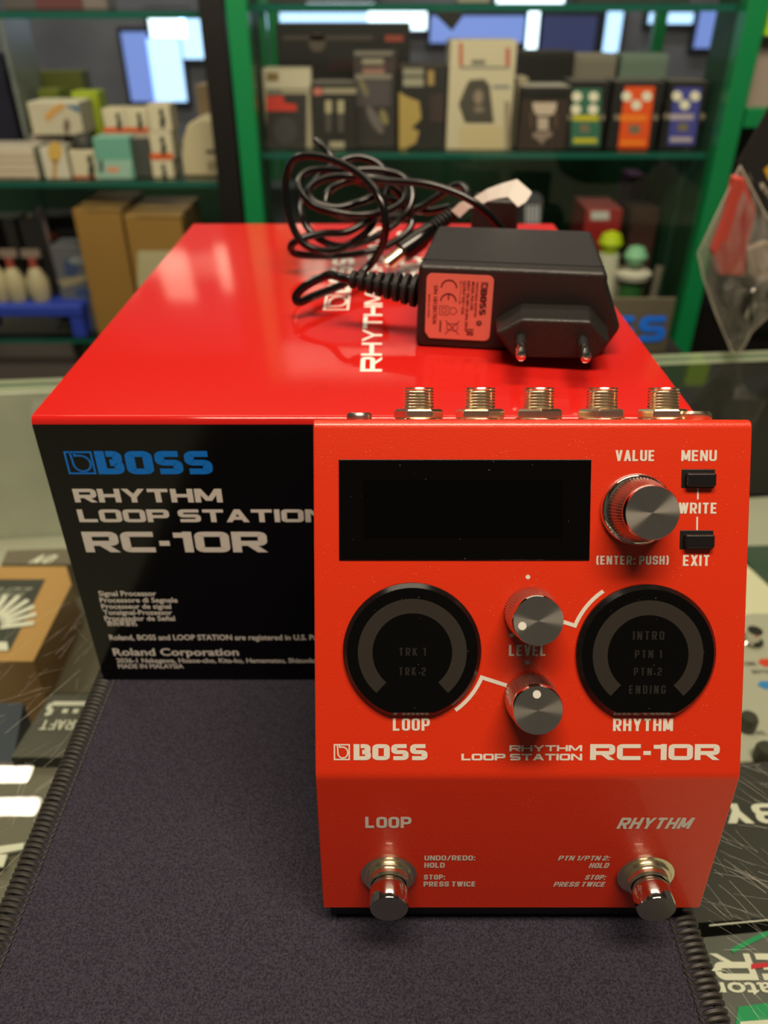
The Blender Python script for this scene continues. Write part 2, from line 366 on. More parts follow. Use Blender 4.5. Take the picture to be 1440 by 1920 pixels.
# ------------------------------------------------------------------ the setting
def room():
    m = mat('floor_vinyl', (.10, .10, .085), .35, mottle=(6, (.05, .055, .05)))
    struct(MB().box((-3, -2.2, -1.0), (3, 3.4, -.95), m).build('floor'))
    wm = mat('grey_wall', (.26, .275, .33), .8, mottle=(3, (.16, .17, .21)))
    struct(MB().box((-3, 3.3, -.95), (3, 3.4, 2.0), wm).build('wall_back'))
    cm = mat('ceiling_tile', (.35, .33, .28), .9)
    struct(MB().box((-3, -2.2, 2.0), (3, 3.4, 2.05), cm).build('ceiling'))
    # daylight windows in the back wall: frame and lit pane
    sky = mat('daylight_pane', (.42, .66, 1.0), .3, emit=1.7); sky2 = mat('daylight_bright', (.72, .90, 1.0), .3, emit=2.6); sky3 = mat('daylight_blue', (.20, .30, .75), .3, emit=.75)
    fr = mat('window_frame_metal', (.03, .035, .05), .4)
    rects = [(284, 22, 345, 70, sky2), (292, 72, 336, 190, sky), (345, 30, 398, 110, sky), (470, 24, 690, 54, sky), (690, 22, 800, 56, sky2), (575, -30, 700, 10, sky2),
             (1128, 22, 1168, 108, sky), (985, 20, 1012, 94, sky2), (1215, 24, 1300, 44, sky), (930, -30, 1060, 12, sky2), (1300, 20, 1375, 90, sky3), (806, 30, 985, 80, sky3), (248, 60, 275, 190, sky3), (1012, 30, 1120, 100, mat('window_dim', (.05, .06, .16), .3, emit=.5))]
    hi = mat('lid_reflection_pane', (1, .80, .62),   .3, emit=1.3); up = [(x, z, w, h) for x, z, w, h in ((-1.16, .98, .13, .42), (-.90, 1.02, .13, .46), (-.64, .98, .14, .42), (-.40, .66, .20, .20), (-.30, 1.1, .10, .4), (.75, .95, .14, .4), (1.05, .95, .14, .4))]  # unseen glowing panes added to give the carton lid its soft reflections
    for x, z, w_, h_ in up:
        w = struct(MB().box((x-w_/2-.015, 3.27, z-.015), (x+w_/2+.015, 3.299, z+h_+.015), fr).build('window_%d' % (len(rects)+1+up.index((x, z, w_, h_)))))
        MB().box((x-w_/2, 3.262, z), (x+w_/2, 3.272, z+h_), hi).build('pane', w)
    for i, (a, b, c, d, mm) in enumerate(rects):
        p0 = on_y(a, d, 3.27); p1 = on_y(c, b, 3.27)
        w = struct(MB().box((p0.x-.015, 3.27, p0.z-.015), (p1.x+.015, 3.299, p1.z+.015), fr).build('window_%d' % (i+1)))
        MB().box((p0.x, 3.262, p0.z), (p1.x, 3.272, p1.z), mm).build('pane', w)
room()

# ------------------------------------------------------------------ counter
CROT = radians(5.6)
def counter():
    rot = Matrix.Rotation(CROT, 3, 'Z'); org = V((0, .5905, 0)); M = Matrix.Translation(org) @ rot.to_4x4()
    root = tag(empty('display_counter', (0, .2, -.95), rot), 'glass topped shop counter holding the mat, with merchandise under its scratched glass', 'counter')
    g = MB(); T = .0095
    xs, ys = .75, -1.0
    g.add([(-xs, ys, 0), (xs, ys, 0), (xs, 0, 0), (-xs, 0, 0)], [(0, 1, 2, 3)], CGLASS, M)
    # polished rear edge of the pane
    for z0, z1, mm in ((-.0032, 0, EDGE), (-.0058, -.0032, EDGE2), (-T, -.0058, EDGE)):
        g.add([(-xs, 0, z0), (xs, 0, z0), (xs, 0, z1), (-xs, 0, z1)], [(0, 1, 2, 3)], mm, M)
    g.add([(-xs, ys, -T), (xs, ys, -T), (xs, ys, 0), (-xs, ys, 0)], [(0, 1, 2, 3)], EDGE, M)
    for sx in (-xs, xs): g.add([(sx, ys, -T), (sx, 0, -T), (sx, 0, 0), (sx, ys, 0)], [(0, 1, 2, 3)], EDGE, M)
    # hairline scratches worn into the top
    for k in range(560):
        left = k % 2
        if left: x, y = R.uniform(-.26, -.125), R.uniform(.11, .29)
        else: x, y = R.uniform(.10, .19), R.uniform(.09, .20)
        L = abs(R.gauss(0, .016))+.003; a = (R.gauss(1.1, .5) if left else R.gauss(-.75, .35)); w = R.uniform(.000015, .000065)
        cu = R.gauss(0, .09); pts = []
        for t in range(6):
            pts.append((x+cos(a+cu*t/5)*L*t/5, y+sin(a+cu*t/5)*L*t/5))
        g.ribbon(pts, w, SCRATCH, Matrix.Translation((0, 0, .00012)))
    g.build('glass_top', root, recalc=False)
    b = MB().box((-xs, ys, -.16), (xs, -.006, -.146), BOARD, M); b.build('shelf_board', root)
    b = MB().box((-xs, -.005, -.16), (.12, -.001, -T), mat('rear_board', (.64, .65, .54), .6, mottle=(9, (.46, .47, .39))), M); b.build('rear_panel', root)
    b = MB().add([(.12, -.003, -.16), (xs, -.003, -.16), (xs, -.003, -T), (.12, -.003, -T)], [(0, 1, 2, 3)], glass('rear_glass', (.86, .92, .87), k=1.6), M); b.build('rear_glass', root, recalc=False)
    for sx in (-xs-.012, xs): MB().box((sx, ys, -.95), (sx+.012, 0, -T), DKGREEN, M).build('side_panel', root)
    MB().box((-xs, ys, -.95), (xs, ys+.012, -T-.001), DKGREEN, M).build('front_panel', root)
    MB().box((-xs, ys+.02, -.95), (xs, -.01, -.90), DKGREEN, M).build('plinth', root)
counter()

# ------------------------------------------------------------------ things under the counter glass
ZB = -.146
def slab(name, label, cat, px, ztop, mats, group=None, deco=None, height=None, bevel=.0012, z0=ZB):
    """a low box under the glass: top outline from four points, standing on the board"""
    pts = [on_z(x, y, ztop) for x, y in px]; mb = MB()
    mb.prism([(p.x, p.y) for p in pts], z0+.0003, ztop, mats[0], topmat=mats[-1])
    if deco: deco(mb, Plane((0, 0, ztop+.0004), (1, 0, 0), (0, 1, 0)))
    return tag(mb.build(name, bevel=None), label, cat, group)
def under_glass():
    W_ = flat(225, 222, 205); K = flat(40, 38, 34); 
    def d1(mb, pl):
        q = [pl.px(*p) for p in ((-60, 1086), (85, 1086), (18, 1220), (-120, 1220))]
        mb.poly(q, flat(58, 58, 50), pl.M()); M = pl.M(c=.0006)
        for i in range(9):
            a = pl.px(-30, 1180); b = (a[0]+.030*cos(.05+i*.30), a[1]+.004+.030*sin(.05+i*.30)); t = V(b)-V(a); t.normalize()
            mb.ribbon([(a[0]+t.x*.010, a[1]+t.y*.010), b], .0042, W_, M)
        a = pl.px(-30, 1118); b = pl.px(54, 1104); letters(mb, 'FUZZ', M, a[0], a[1], b[0], b[1], flat(190, 190, 175), tx=.12, ty=.1, slant=.4)
        q = [pl.px(*p) for p in ((-40, 1205), (14, 1205), (16, 1221), (-60, 1221))]; mb.poly(q, W_, M)
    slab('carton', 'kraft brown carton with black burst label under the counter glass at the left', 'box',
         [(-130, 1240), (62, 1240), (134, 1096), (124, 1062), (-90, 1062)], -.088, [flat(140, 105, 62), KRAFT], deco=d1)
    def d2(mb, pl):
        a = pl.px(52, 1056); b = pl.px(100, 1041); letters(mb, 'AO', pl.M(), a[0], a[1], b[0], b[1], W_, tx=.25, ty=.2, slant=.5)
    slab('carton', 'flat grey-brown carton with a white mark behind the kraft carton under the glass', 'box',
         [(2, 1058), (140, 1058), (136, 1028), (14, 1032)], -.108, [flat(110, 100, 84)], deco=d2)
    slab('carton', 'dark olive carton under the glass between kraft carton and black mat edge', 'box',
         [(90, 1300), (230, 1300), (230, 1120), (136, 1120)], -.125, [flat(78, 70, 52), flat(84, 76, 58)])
    def d3(mb, pl):
        M = pl.M() @ Matrix.Rotation(pi, 4, 'Z')
        a = pl.px(182, 1350); b = pl.px(72, 1368); letters(mb, 'A CRAFT', M, -a[0], -a[1], -b[0], -b[1], W_, tx=.16, ty=.13, gap=.1)
        a = pl.px(156, 1318); b = pl.px(80, 1342); letters(mb, 'S', M, -pl.px(108, 1315)[0], -a[1], -b[0], -b[1], W_, tx=.24, ty=.24, ext=True)
        q = [pl.px(*p) for p in ((100, 1323), (100, 1315), (172, 1315), (170, 1323))]; mb.poly(q, W_, pl.M())
        for x in (122, 142):
            c = pl.px(x, 1333); mb.ribbon([(c[0]-.0015, c[1]), (c[0]+.0015, c[1])], .003, W_, pl.M())
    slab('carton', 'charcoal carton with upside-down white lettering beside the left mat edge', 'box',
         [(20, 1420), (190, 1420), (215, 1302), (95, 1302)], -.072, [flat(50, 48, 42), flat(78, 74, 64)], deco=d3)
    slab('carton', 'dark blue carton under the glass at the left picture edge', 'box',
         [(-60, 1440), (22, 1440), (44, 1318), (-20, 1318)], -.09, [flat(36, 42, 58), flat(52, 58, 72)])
    slab('price_card', 'white card strip under the scratched glass near the left picture edge', 'card',
         [(-40, 1592), (46, 1580), (42, 1592), (-40, 1608)], -.075, [W_], z0=-.0765)
    slab('price_card', 'white card corner below the white strip at the left picture edge', 'card',
         [(-40, 1625), (6, 1625), (14, 1602), (-40, 1602)], -.075, [W_], z0=-.0765)
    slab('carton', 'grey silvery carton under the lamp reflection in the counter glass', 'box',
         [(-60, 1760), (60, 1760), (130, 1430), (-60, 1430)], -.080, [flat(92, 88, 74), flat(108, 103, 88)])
    # right side
    slab('display_felt', 'dark green felt sheet lying under the rear right of the counter glass', 'felt',
         [(1250, 1100), (1400, 1052), (1460, 1130), (1560, 1130), (1560, 1020), (1250, 1026)], -.140, [DKGREEN, mat('green_felt', (.035, .075, .045), .9, mottle=(20, (.06, .085, .06)))])
    # grey pedal
    pts = [(1300, 1434), (1500, 1420), (1500, 1150), (1412, 1148), (1300, 1170)]; zt = -.085
    root = tag(empty('effects_pedal', (.21, .19, ZB)), 'pale grey effects pedal with coloured marks under the glass, right of the red pedal', 'pedal')
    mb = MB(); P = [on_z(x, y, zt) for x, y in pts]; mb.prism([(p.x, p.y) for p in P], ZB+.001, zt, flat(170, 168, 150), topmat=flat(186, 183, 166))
    pl = Plane((0, 0, zt+.0003), (1, 0, 0), (0, 1, 0))
    for (x0, y0, x1, y1, c) in ((1425, 1235, 1470, 1250, flat(222, 70, 45)), (1424, 1277, 1470, 1292, flat(60, 140, 210))):
        a, b = pl.px(x0, y1), pl.px(x1, y0); mb.poly([(a[0], (a[1]+b[1])/2), (a[0]+.003, a[1]), (b[0], a[1]), (b[0], b[1]), (a[0]+.003, b[1])], c, pl.M())
    for s_, x0, x1, y in (('TONE', 1392, 1416, 1248), ('DEPTH', 1412, 1440, 1263), ('LEVEL', 1404, 1436, 1378)):
        a, b = pl.px(x0, y), pl.px(x1, y-7); letters(mb, s_, pl.M(), a[0], a[1], b[0], b[1], flat(95, 92, 84), tx=.16, ty=.14)
    mb.build('body', root, bevel=.002)
    for x, y, r in ((1403, 1350, .0052), (1436, 1408, .0055)):
        q = on_z(x, y, zt+.006); MB().lathe([(r, 0), (r, .007), (r*.8, .009)], flat(70, 68, 58, .4), Matrix.Translation((q.x, q.y, zt)), 28).build('knob', root)
    q = on_z(1408, 1205, zt); MB().lathe([(.007, 0), (.007, .002), (.0045, .003), (.0045, .010)], CHROME, Matrix.Translation((q.x, q.y, zt)), 28).build('footswitch', root)
    slab('card_sheet', 'cream white sheet under the glass behind the pale grey pedal', 'paper',
         [(1360, 1200), (1500, 1200), (1455, 1112), (1396, 1056), (1340, 1056)], -.128, [flat(225, 220, 190)], z0=-.1295)
    def d4(mb, pl):
        M = pl.M() @ Matrix.Rotation(pi, 4, 'Z')
        a = pl.px(1490, 1507); b = pl.px(1365, 1544); letters(mb, 'BABY', M, -pl.px(1560, 1507)[0], -a[1], -b[0], -b[1], W_, tx=.36, ty=.2, gap=.14, rad=.3)
        q = [pl.px(*p) for p in ((1330, 1734), (1500, 1718), (1500, 1720), (1330, 1736.5))]; mb.poly(q, W_, pl.M())
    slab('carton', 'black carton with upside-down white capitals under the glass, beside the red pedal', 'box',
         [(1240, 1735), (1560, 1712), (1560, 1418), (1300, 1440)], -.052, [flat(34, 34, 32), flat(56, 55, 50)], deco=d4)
    G = flat(24, 150, 92)
    def d5(mb, pl):
        M = pl.M(); Mr = M @ Matrix.Rotation(pi, 4, 'Z')
        c = pl.px(1500, 1900); arc = []
        for i in range(14):
            t = i/13; x = 1372+t*110; y = 1784-sin(t*1.5)*42; arc.append(pl.px(x, y))
        mb.ribbon(arc, .0016, G, M @ Matrix.Translation((0, 0, .0002)))
        a = pl.px(1470, 1788); b = pl.px(1346, 1838)
        letters(mb, 'ER', Mr, -pl.px(1480, 1788)[0], -a[1], -b[0], -b[1], W_, tx=.26, ty=.24, gap=.2, rad=.25)
        q = [pl.px(*p) for p in ((1408, 1818), (1447, 1813), (1447, 1804), (1408, 1808))]; mb.poly(q, flat(205, 40, 52), M @ Matrix.Translation((0, 0, .0003)))
        a = pl.px(1520, 1868); b = pl.px(1372, 1884); small(mb, 'ulator', Mr, -pl.px(1436, 1868)[0]-.012, -a[1]-.0045, .030, .0048, W_)
        q = [pl.px(*p) for p in ((1378, 1932), (1500, 1915), (1500, 1872), (1384, 1888))]; mb.poly(q, G, M @ Matrix.Translation((0, 0, .0001)))
        q = [pl.px(*p) for p in ((1384, 1950), (1500, 1945), (1500, 1908), (1388, 1916))]; mb.poly(q, W_, M @ Matrix.Translation((0, 0, .0002)))
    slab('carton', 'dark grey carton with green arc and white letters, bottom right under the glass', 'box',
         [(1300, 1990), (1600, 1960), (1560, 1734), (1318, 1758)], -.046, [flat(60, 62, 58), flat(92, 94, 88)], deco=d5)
under_glass()

# ------------------------------------------------------------------ cloth mat with stitched edges
MX0, MX1, MY0, MY1, MT = -.1235, .0985, -.02, .275, .004
def desk_mat():
    root = tag(empty('cloth_mat', ((MX0+MX1)/2, .13, 0)), 'dark grey cloth counter mat with black overlocked edges under the pedal', 'mat')
    mb = MB()
    mb.box((MX0+.002, MY0+.002, .0002), (MX1-.002, MY1-.002, MT), CLOTH); mb.build('cloth_pad', root, bevel=.0008)
    def edge(p, d, n_in, L):
        mb = MB(); p = V(p); d = V(d); q = V(n_in); k = int(L/.0021)
        mb.tube([p+q*.0016+V((0, 0, .0021)), p+q*.0016+d*L+V((0, 0, .0021))], .0017, STITCH, 8)
        for i in range(k):
            c = p+d*(i*.0021+R.uniform(-.0002, .0002)); path = []
            for t in range(7):
                a = pi*t/6; path.append(c+q*(.0035-.0037*cos(pi-a))+d*(.0012*t/6)+V((0, 0, .0022+.0027*sin(a))))
            mb.tube(path, .00085, STITCH, 6)
            c2 = c+q*.0080+V((0, 0, MT+.0001))
            mb.tube([c2, c2+d*.0008+q*.0006+V((0, 0, .0004)), c2+d*.0016], .0004, STITCH, 5)
        return mb.build('edge_stitching', root, recalc=False)
    edge((MX0-.001, MY0, 0), (0, 1, 0), (1, 0, 0), MY1-MY0)
    edge((MX1+.001, MY0, 0), (0, 1, 0), (-1, 0, 0), MY1-MY0)
desk_mat()

# ------------------------------------------------------------------ red and black carton
BX0, BX1, BY0, BY1, BZ = -.1209, .1072, .2378, .512, .1297
def carton():
    mb = MB(); z0 = MT+.0002; r = .0012
    # cross-section with a softly folded top front edge: red lid turns over the edge, black below
    prof = [(BY0, z0), (BY0, BZ-.0026)]; lip = [(BY0, BZ-.0026), (BY0+.0003, BZ-.0013), (BY0+.0012, BZ-.0003), (BY0+.0026, BZ), (BY1-.002, BZ), (BY1, BZ-.002)]
    def strip(pts, m, sm):
        n = len(pts); mb.add([(x, y, z) for x in (BX0, BX1) for y, z in pts], [(i, i+1, n+i+1, n+i) for i in range(n-1)], m, None, sm)
    strip(prof, BLACK_CARD, False); strip(lip, RED_CARD, True); strip([(BY1, BZ-.002), (BY1, z0), (BY0, z0)], BLACK_CARD, False)
    for x in (BX0, BX1):
        mb.add([(x, BY0, z0), (x, BY1, z0), (x, BY1, BZ-.002), (x, BY1-.002, BZ), (x, BY0+.0026, BZ), (x, BY0+.0012, BZ-.0003), (x, BY0+.0003, BZ-.0013), (x, BY0, BZ-.0026)], [tuple(range(8))], BLACK_CARD)
    fr = Plane((0, BY0, 0), (1, 0, 0), (0, 0, 1)); M = fr.M()
    c1 = lambda x, y: (40+x/2.483, 760+y/2.483)
    a = fr.px(*c1(222, 320)); b = fr.px(*c1(326, 213)); logo_mark(mb, M, a[0], a[1], b[0], b[1], BLUE_PRINT)
    a = fr.px(*c1(362, 320)); b = fr.px(*c1(880, 212)); boss(mb, M, a[0], a[1], b[0], b[1], BLUE_PRINT)
    K = dict(tx=.36, ty=.24, gap=.10, rad=.14, ext=True)
    print_px(mb, fr, 'RHYTHM', c1(252, 451), c1(930, 388), WHITE_PRINT, **K)
    print_px(mb, fr, 'LOOP STATION', c1(272, 543), c1(1428, 484), WHITE_PRINT, **K)
    print_px(mb, fr, 'RC-10R', c1(303, 683), c1(1140, 588), WHITE_PRINT, **K)
    c2 = lambda x, y: (180+x/3.4286, 1080+y/3.4286)
    for s_, x0, x1, yb, yt in (('Signal Processor', 20, 390, 127, 96), ('Processore di Segnale', 28, 527, 169, 139), ('Processeur de signal', 38, 485, 209, 180),
                               ('Tonsignal-Prozessor', 50, 492, 248, 219), ('Procesador de Se\u00f1al', 58, 510, 286, 257), ('\u6570\u7801\u5f55\u97f3\u673a', 74, 266, 318, 292),
                               ('Roland, BOSS and LOOP STATION are registered in U.S. Patent and', 90, 1600, 410, 378), ('Roland Corporation', 115, 920, 510, 466),
                               ('2036-1 Nakagawa, Hosoe-cho, Kita-ku, Hamamatsu, Shizuoka', 135, 1420, 556, 529), ('MADE IN MALAYSIA', 145, 565, 592, 566)):
        small_px(mb, fr, s_, c2(x0, yb), c2(x1, yb), c2(x0, yt), WHITE_PRINT, bold=.022)
    # top print, read from the right-hand end: baseline runs away from the viewer
    tp = Plane((0, 0, BZ), (0, 1, 0), (-1, 0, 0)); M = tp.M()
    logo_mark(mb, M, .3467, .0162, .3689, .0280, WHITE_PRINT, .09)
    boss(mb, M, .372, .0162, .432, .0280, WHITE_PRINT)
    letters(mb, 'RHYTHM', M, .2768, .0008, .372, .0092, WHITE_PRINT, tx=.27, ty=.22, gap=.16, rad=.2)
    letters(mb, 'LOOP STATION', M, .379, .0008, .500, .0092, WHITE_PRINT, tx=.27, ty=.22, gap=.12, rad=.2)
    letters(mb, 'RC-10R', M, .398, -.021, .490, -.008, WHITE_PRINT, tx=.3, ty=.22, gap=.14, rad=.2)
    tag(mb.build('product_carton', recalc=False), 'large glossy red and black product carton standing on the mat behind the red pedal', 'box')
carton()

# ------------------------------------------------------------------ red looper pedal
def pedal():
    X0, X1 = -.0189, .0981
    low, bend, top = V((0, .1320, .0135)), V((0, .1370, .0706)), V((0, .1849, .1556))
    L = radians(32); up = V((0, sin(L), cos(L))); nb = V((0, cos(L), -sin(L)))       # base plate: along, and away from viewer
    corner = V((0, BY0, BZ-.001)); c0 = corner+up*((MT+.0004-corner.z)/cos(L))        # line the feet touch: mat to carton edge
    foot = .0048; base_lo = c0-nb*foot+up*.001; 
    rp = radians(26.6); rd = V((0, cos(rp), -sin(rp)))
    # where the rear panel meets the base plate
    q = base_lo-top; t = (q.dot(nb))/rd.dot(nb); base_hi = top+rd*t
    rot = Matrix((V((1, 0, 0)), up, -nb)).transposed()
    root = tag(empty('looper_pedal', ((X0+X1)/2, c0.y, c0.z), rot), 'red rhythm looper pedal with chrome knobs and two footswitches, leaning on the carton', 'pedal')
    def soft(a, b, c, r, k=7):
        A = b+(a-b).normalized()*r; B = b+(c-b).normalized()*r
        return [A*(1-t)**2+b*2*t*(1-t)+B*t*t for t in [i/(k-1) for i in range(k)]]
    yz = [low]+soft(low, bend, top, .0016, 5)+soft(bend, top, base_hi, .0024)+[base_hi, base_lo]
    mb = MB(); n = len(yz)
    vs = [(x, p.y, p.z) for x in (X0, X1) for p in yz]
    mb.add(vs, [(i, (i+1) % n, n+(i+1) % n, n+i) for i in range(n)]+[tuple(range(n)), tuple(n+i for i in range(n))], RED_PAINT)
    U = Plane(top, (1, 0, 0), top-bend); D = Plane(bend, (1, 0, 0), bend-low)
    A = dict(tx=.215, ty=.165, gap=.13, rad=.30)
    P = lambda s_, x0, y0, x1, y1, **k: print_px(mb, U, s_, (x0, y1), (x1, y0), CREAM, **{**A, **k})
    P('VALUE', 1153.5, 844, 1227.8, 864.5); P('MENU', 1277, 844, 1344, 864.5); P('WRITE', 1272, 942.5, 1344.5, 963); P('EXIT', 1280, 1040.5, 1331, 1061)
    P('(ENTER: PUSH)', 1117.7, 1042, 1253.8, 1058.5, gap=.15); P('LEVEL', 954, 1209, 1024, 1229.7)
    P('LOOP', 736.6, 1346.5, 805.7, 1369.8, tx=.225); P('RHYTHM', 1149, 1347, 1262, 1370.5, tx=.225)
    E = dict(tx=.36, ty=.25, gap=.11, rad=.14, ext=True)
    P('RHYTHM', 955, 1397, 1091.5, 1408.4, **E); P('LOOP STATION', 865, 1413, 1091.5, 1425.4, **E); P('RC-10R', 1106, 1395, 1349.6, 1424.8, **E)
    a, b = U.px(626, 1425), U.px(656, 1395); logo_mark(mb, U.M(), a[0], a[1], b[0], b[1], CREAM, .085)
    a, b = U.px(663, 1425), U.px(801.5, 1395); boss(mb, U.M(), a[0], a[1], b[0], b[1], CREAM)
    Ml = U.M(c=.00009); mm = .117/825          # metres per pixel at the face
    for x, y0, y1 in ((1308.5, 915, 936.5), (1307, 969, 994)): mb.ribbon([U.px(x, y0), U.px(x-.3, y1)], .00045, CREAM, Ml)
    for x, y in ((989.7, 1081.7), (959.7, 1190.7), (988.6, 1242)):
        c = U.px(x, y); mb.poly([(c[0]+.00062*cos(k*pi/8), c[1]+.00062*sin(k*pi/8)) for k in range(16)], CREAM, Ml)
    cl, cr = U.px(772.5, 1219.6), U.px(1209.5, 1224)
    def arc(c, r, a0, a1, k=14): return [(c[0]+r*cos(a0+(a1-a0)*i/k), c[1]+r*sin(a0+(a1-a0)*i/k)) for i in range(k+1)]
    def polar(c, p): return (hypot(p[0]-c[0], p[1]-c[1]), atan2(p[1]-c[1], p[0]-c[0]))
    r0, a0 = polar(cr, U.px(1078, 1173)); r1, a1 = polar(cr, U.px(1131, 1108)); a0 = a0 % (2*pi); a1 = a1 % (2*pi)
    mb.ribbon([U.px(1052, 1164.5)]+arc(cr, r0, a0, a1), .00105, CREAM, Ml)
    r0, a0 = polar(cl, U.px(903, 1270)); r1, a1 = polar(cl, U.px(854, 1332))
    mb.ribbon([U.px(950, 1285)]+arc(cl, r0, a0, a1), .00105, CREAM, Ml)
    Q = lambda s_, x0, y0, x1, y1, **k: print_px(mb, D, s_, (x0, y1), (x1, y0), CREAM, **{**dict(tx=.20, ty=.22, gap=.085, rad=.28), **k})
    Q('LOOP', 685, 1531, 771.7, 1552); Q('RHYTHM', 1155, 1532.5, 1297, 1553.5, slant=.22)
    G = dict(tx=.205, ty=.21, gap=.10)
    Q('UNDO/REDO:', 795.6, 1603.5, 891.5, 1612.8, **G); Q('HOLD', 795.4, 1617, 834, 1626.5, **G); Q('STOP:', 794.5, 1639.5, 835, 1648.7, **G); Q('PRESS TWICE', 794, 1652.3, 892, 1661.7, **G)
    G = dict(G, slant=.2)
    Q('PTN 1/PTN 2:', 1045.5, 1604, 1143, 1613, **G); Q('HOLD', 1103, 1617.5, 1141, 1627, **G); Q('STOP:', 1095.5, 1640, 1136, 1649, **G); Q('PRESS TWICE', 1037, 1653, 1134, 1662, **G)
    body = mb.build('housing', root, bevel=.00045, seg=2)
    body['label'] = 'red housing with cream printing'
    # base plate and feet
    mb = MB(); o = base_lo+up*.001; e = base_hi-up*.004
    for a, b in ((o, e),):
        vs = [(x, p.y, p.z) for x in (X0+.003, X1-.003) for p in (a, b, b+nb*.0016, a+nb*.0016)]
        mb.add(vs, [(0, 1, 5, 4), (1, 2, 6, 5), (2, 3, 7, 6), (3, 0, 4, 7), (0, 3, 2, 1), (4, 5, 6, 7)], BLACKM)
    mb.build('base_plate', root)['label'] = 'black base plate'
    bl = [(low.y+.0014, low.z-.0004), (low.y+.0022, .0062), (base_lo.y-.003, .0052), (base_lo.y, base_lo.z+.0002)]
    mb = MB(); n = 4; vs = [(x, *p) for x in (X0+.0022, X1-.0055) for p in bl]
    mb.add(vs, [(i, (i+1) % n, n+(i+1) % n, n+i) for i in range(n)]+[(0, 1, 2, 3), (4, 5, 6, 7)], RUBBER); mb.build('bottom_pad', root)['label'] = 'black rubber pad under the front edge'
    FP = Plane(o+nb*.0016, (-1, 0, 0), up)
    hl = (e-o).length
    for x in (X0+.012, X1-.012):
        for vv in (.0035, hl-.0075):
            MB().box((-.006, -.0038, 0), (.006, .0062, foot-.0018), RUBBER, FP.M(-x, vv+.0005, 0)).build('rubber_foot', root, bevel=.0006)
    # display window
    a, b = U.px(636, 1050), U.px(1108.5, 861.5)
    mb = MB().box((a[0], a[1], -.0004), (b[0], b[1], .0004), SCREEN, U.M())
    d = mb.build('display_window', root, bevel=.00018); d['label'] = 'black display window'
    a, b = U.px(682, 1009), U.px(1056, 900); MB().box((a[0], a[1], .00035), (b[0], b[1], .00046), SCREEN_IN, U.M()).build('display_panel', d)
    # dials
    def dial(cpx, rpx, flatpx, text, ring):
        c = U.px(*cpx); r = abs(U.px(cpx[0]+rpx, cpx[1])[0]-c[0]); fy = U.px(cpx[0], flatpx)[1]-c[1]
        def outline(r, fy):
            a = asin(max(-1, fy/r)); return [(r*cos(t), r*sin(t)) for t in [a+(pi-2*a)*i/64 for i in range(65)]]
        mb = MB(); o1, o2, o3 = outline(r, fy), outline(r, fy), outline(r-.0011, fy+.0011)
        M = U.M(c[0], c[1], 0); mb.prism(o1, -.0003, .0010, DIAL, M); n = len(o2)
        mb.add([(*p, .0010) for p in o2]+[(*p, .0023) for p in o3], [(i, (i+1) % n, n+(i+1) % n, n+i) for i in range(n)], BEZEL, M, True)
        mb.add([(*p, .0023) for p in o3], [tuple(range(n))], DIAL, M)
        o = mb.build('indicator_dial', root, ang=25); o['label'] = 'black round dial'
        s = r/rpx; k = Matrix.Translation((0, 0, .0024)); kx, ky = ring[2], ring[3]
        mb = MB(); w = (ring[0]-ring[1])*s; rm_ = (ring[0]+ring[1])/2*s; g = radians(41)
        mb.ribbon([(kx*s+rm_*cos(t), ky*s+rm_*sin(t)) for t in [-pi/2+g+(2*pi-2*g)*i/72 for i in range(73)]], w, RING, M @ k)
        mb.build('level_ring', o, recalc=False)
        mb = MB()
        for s_, yy, w_, h_ in text: letters(mb, s_, M @ k, -w_*s/2, (yy-h_/2)*s, w_*s/2, (yy+h_/2)*s, DIALTXT, tx=.2, ty=.16, gap=.28, rad=.3)
        mb.build('dial_text', o, recalc=False)
    dial((772.5, 1219.6), 129, 1338.5, (('TRK 1', 2, 50, 15), ('TRK 2', -35, 50, 15)), (101, 74, 0, 0))
    dial((1209.5, 1224), 130.5, 1338.5, (('INTRO', 37, 58, 16), ('PTN 1', 2, 50, 15), ('PTN 2', -31, 52, 15), ('ENDING', -65, 68, 16)), (102.5, 75, 0, 0))
    # knobs
    def knob(cpx, name, collar, rb, rt, h, dot=None):
        c = U.px(*cpx); M = U.M(c[0], c[1], 0); mb = MB()
        ribs = 120
        mb.lathe([(rb, .0004), (rb, h*.25), (rt*1.005, h*.82)], KNURL, M, ribs, False, rib=.06)
        k = mb.build(name, root); k['label'] = 'knurled chrome knob'
        if collar:
            MB().lathe([(collar, 0), (collar, .0012), (collar*.96, .0022), (collar*.90, .0026), (rb*1.0, .0020)], CHROME, M, 64).build('collar', k)
        mb = MB(); mb.lathe([(rt*.985, h*.80), (rt, h*.84), (rt, h*.94), (rt*.955, h)], CHROME, M, 64, True); mb.build('cap_rim', k)
        mb = MB(); z = h+.00005
        mb.add([(rt*.95*cos(2*pi*i/64), rt*.95*sin(2*pi*i/64), z) for i in range(64)], [tuple(range(64))], SPUN, M)
        cap = mb.build('cap_face', k, recalc=False); cap['label'] = 'spun metal knob face'
        if dot is not None:
            a, r = dot; mb = MB(); mb.lathe([(.00105, 0), (.00105, .00012)], PAPER, M @ Matrix.Translation((r*cos(a), r*sin(a), z)), 20)
            mb.build('pointer_dot', k)['label'] = 'white pointer dot'
    knob((1193, 955), 'value_knob', .0097, .0087, .00715, .0127)
    knob((994, 1148), 'level_knob', None, .0072, .0067, .0112, (radians(197), .0043))
    knob((993.5, 1307), 'level_knob', None, .0072, .0067, .0112, (radians(95), .0043))
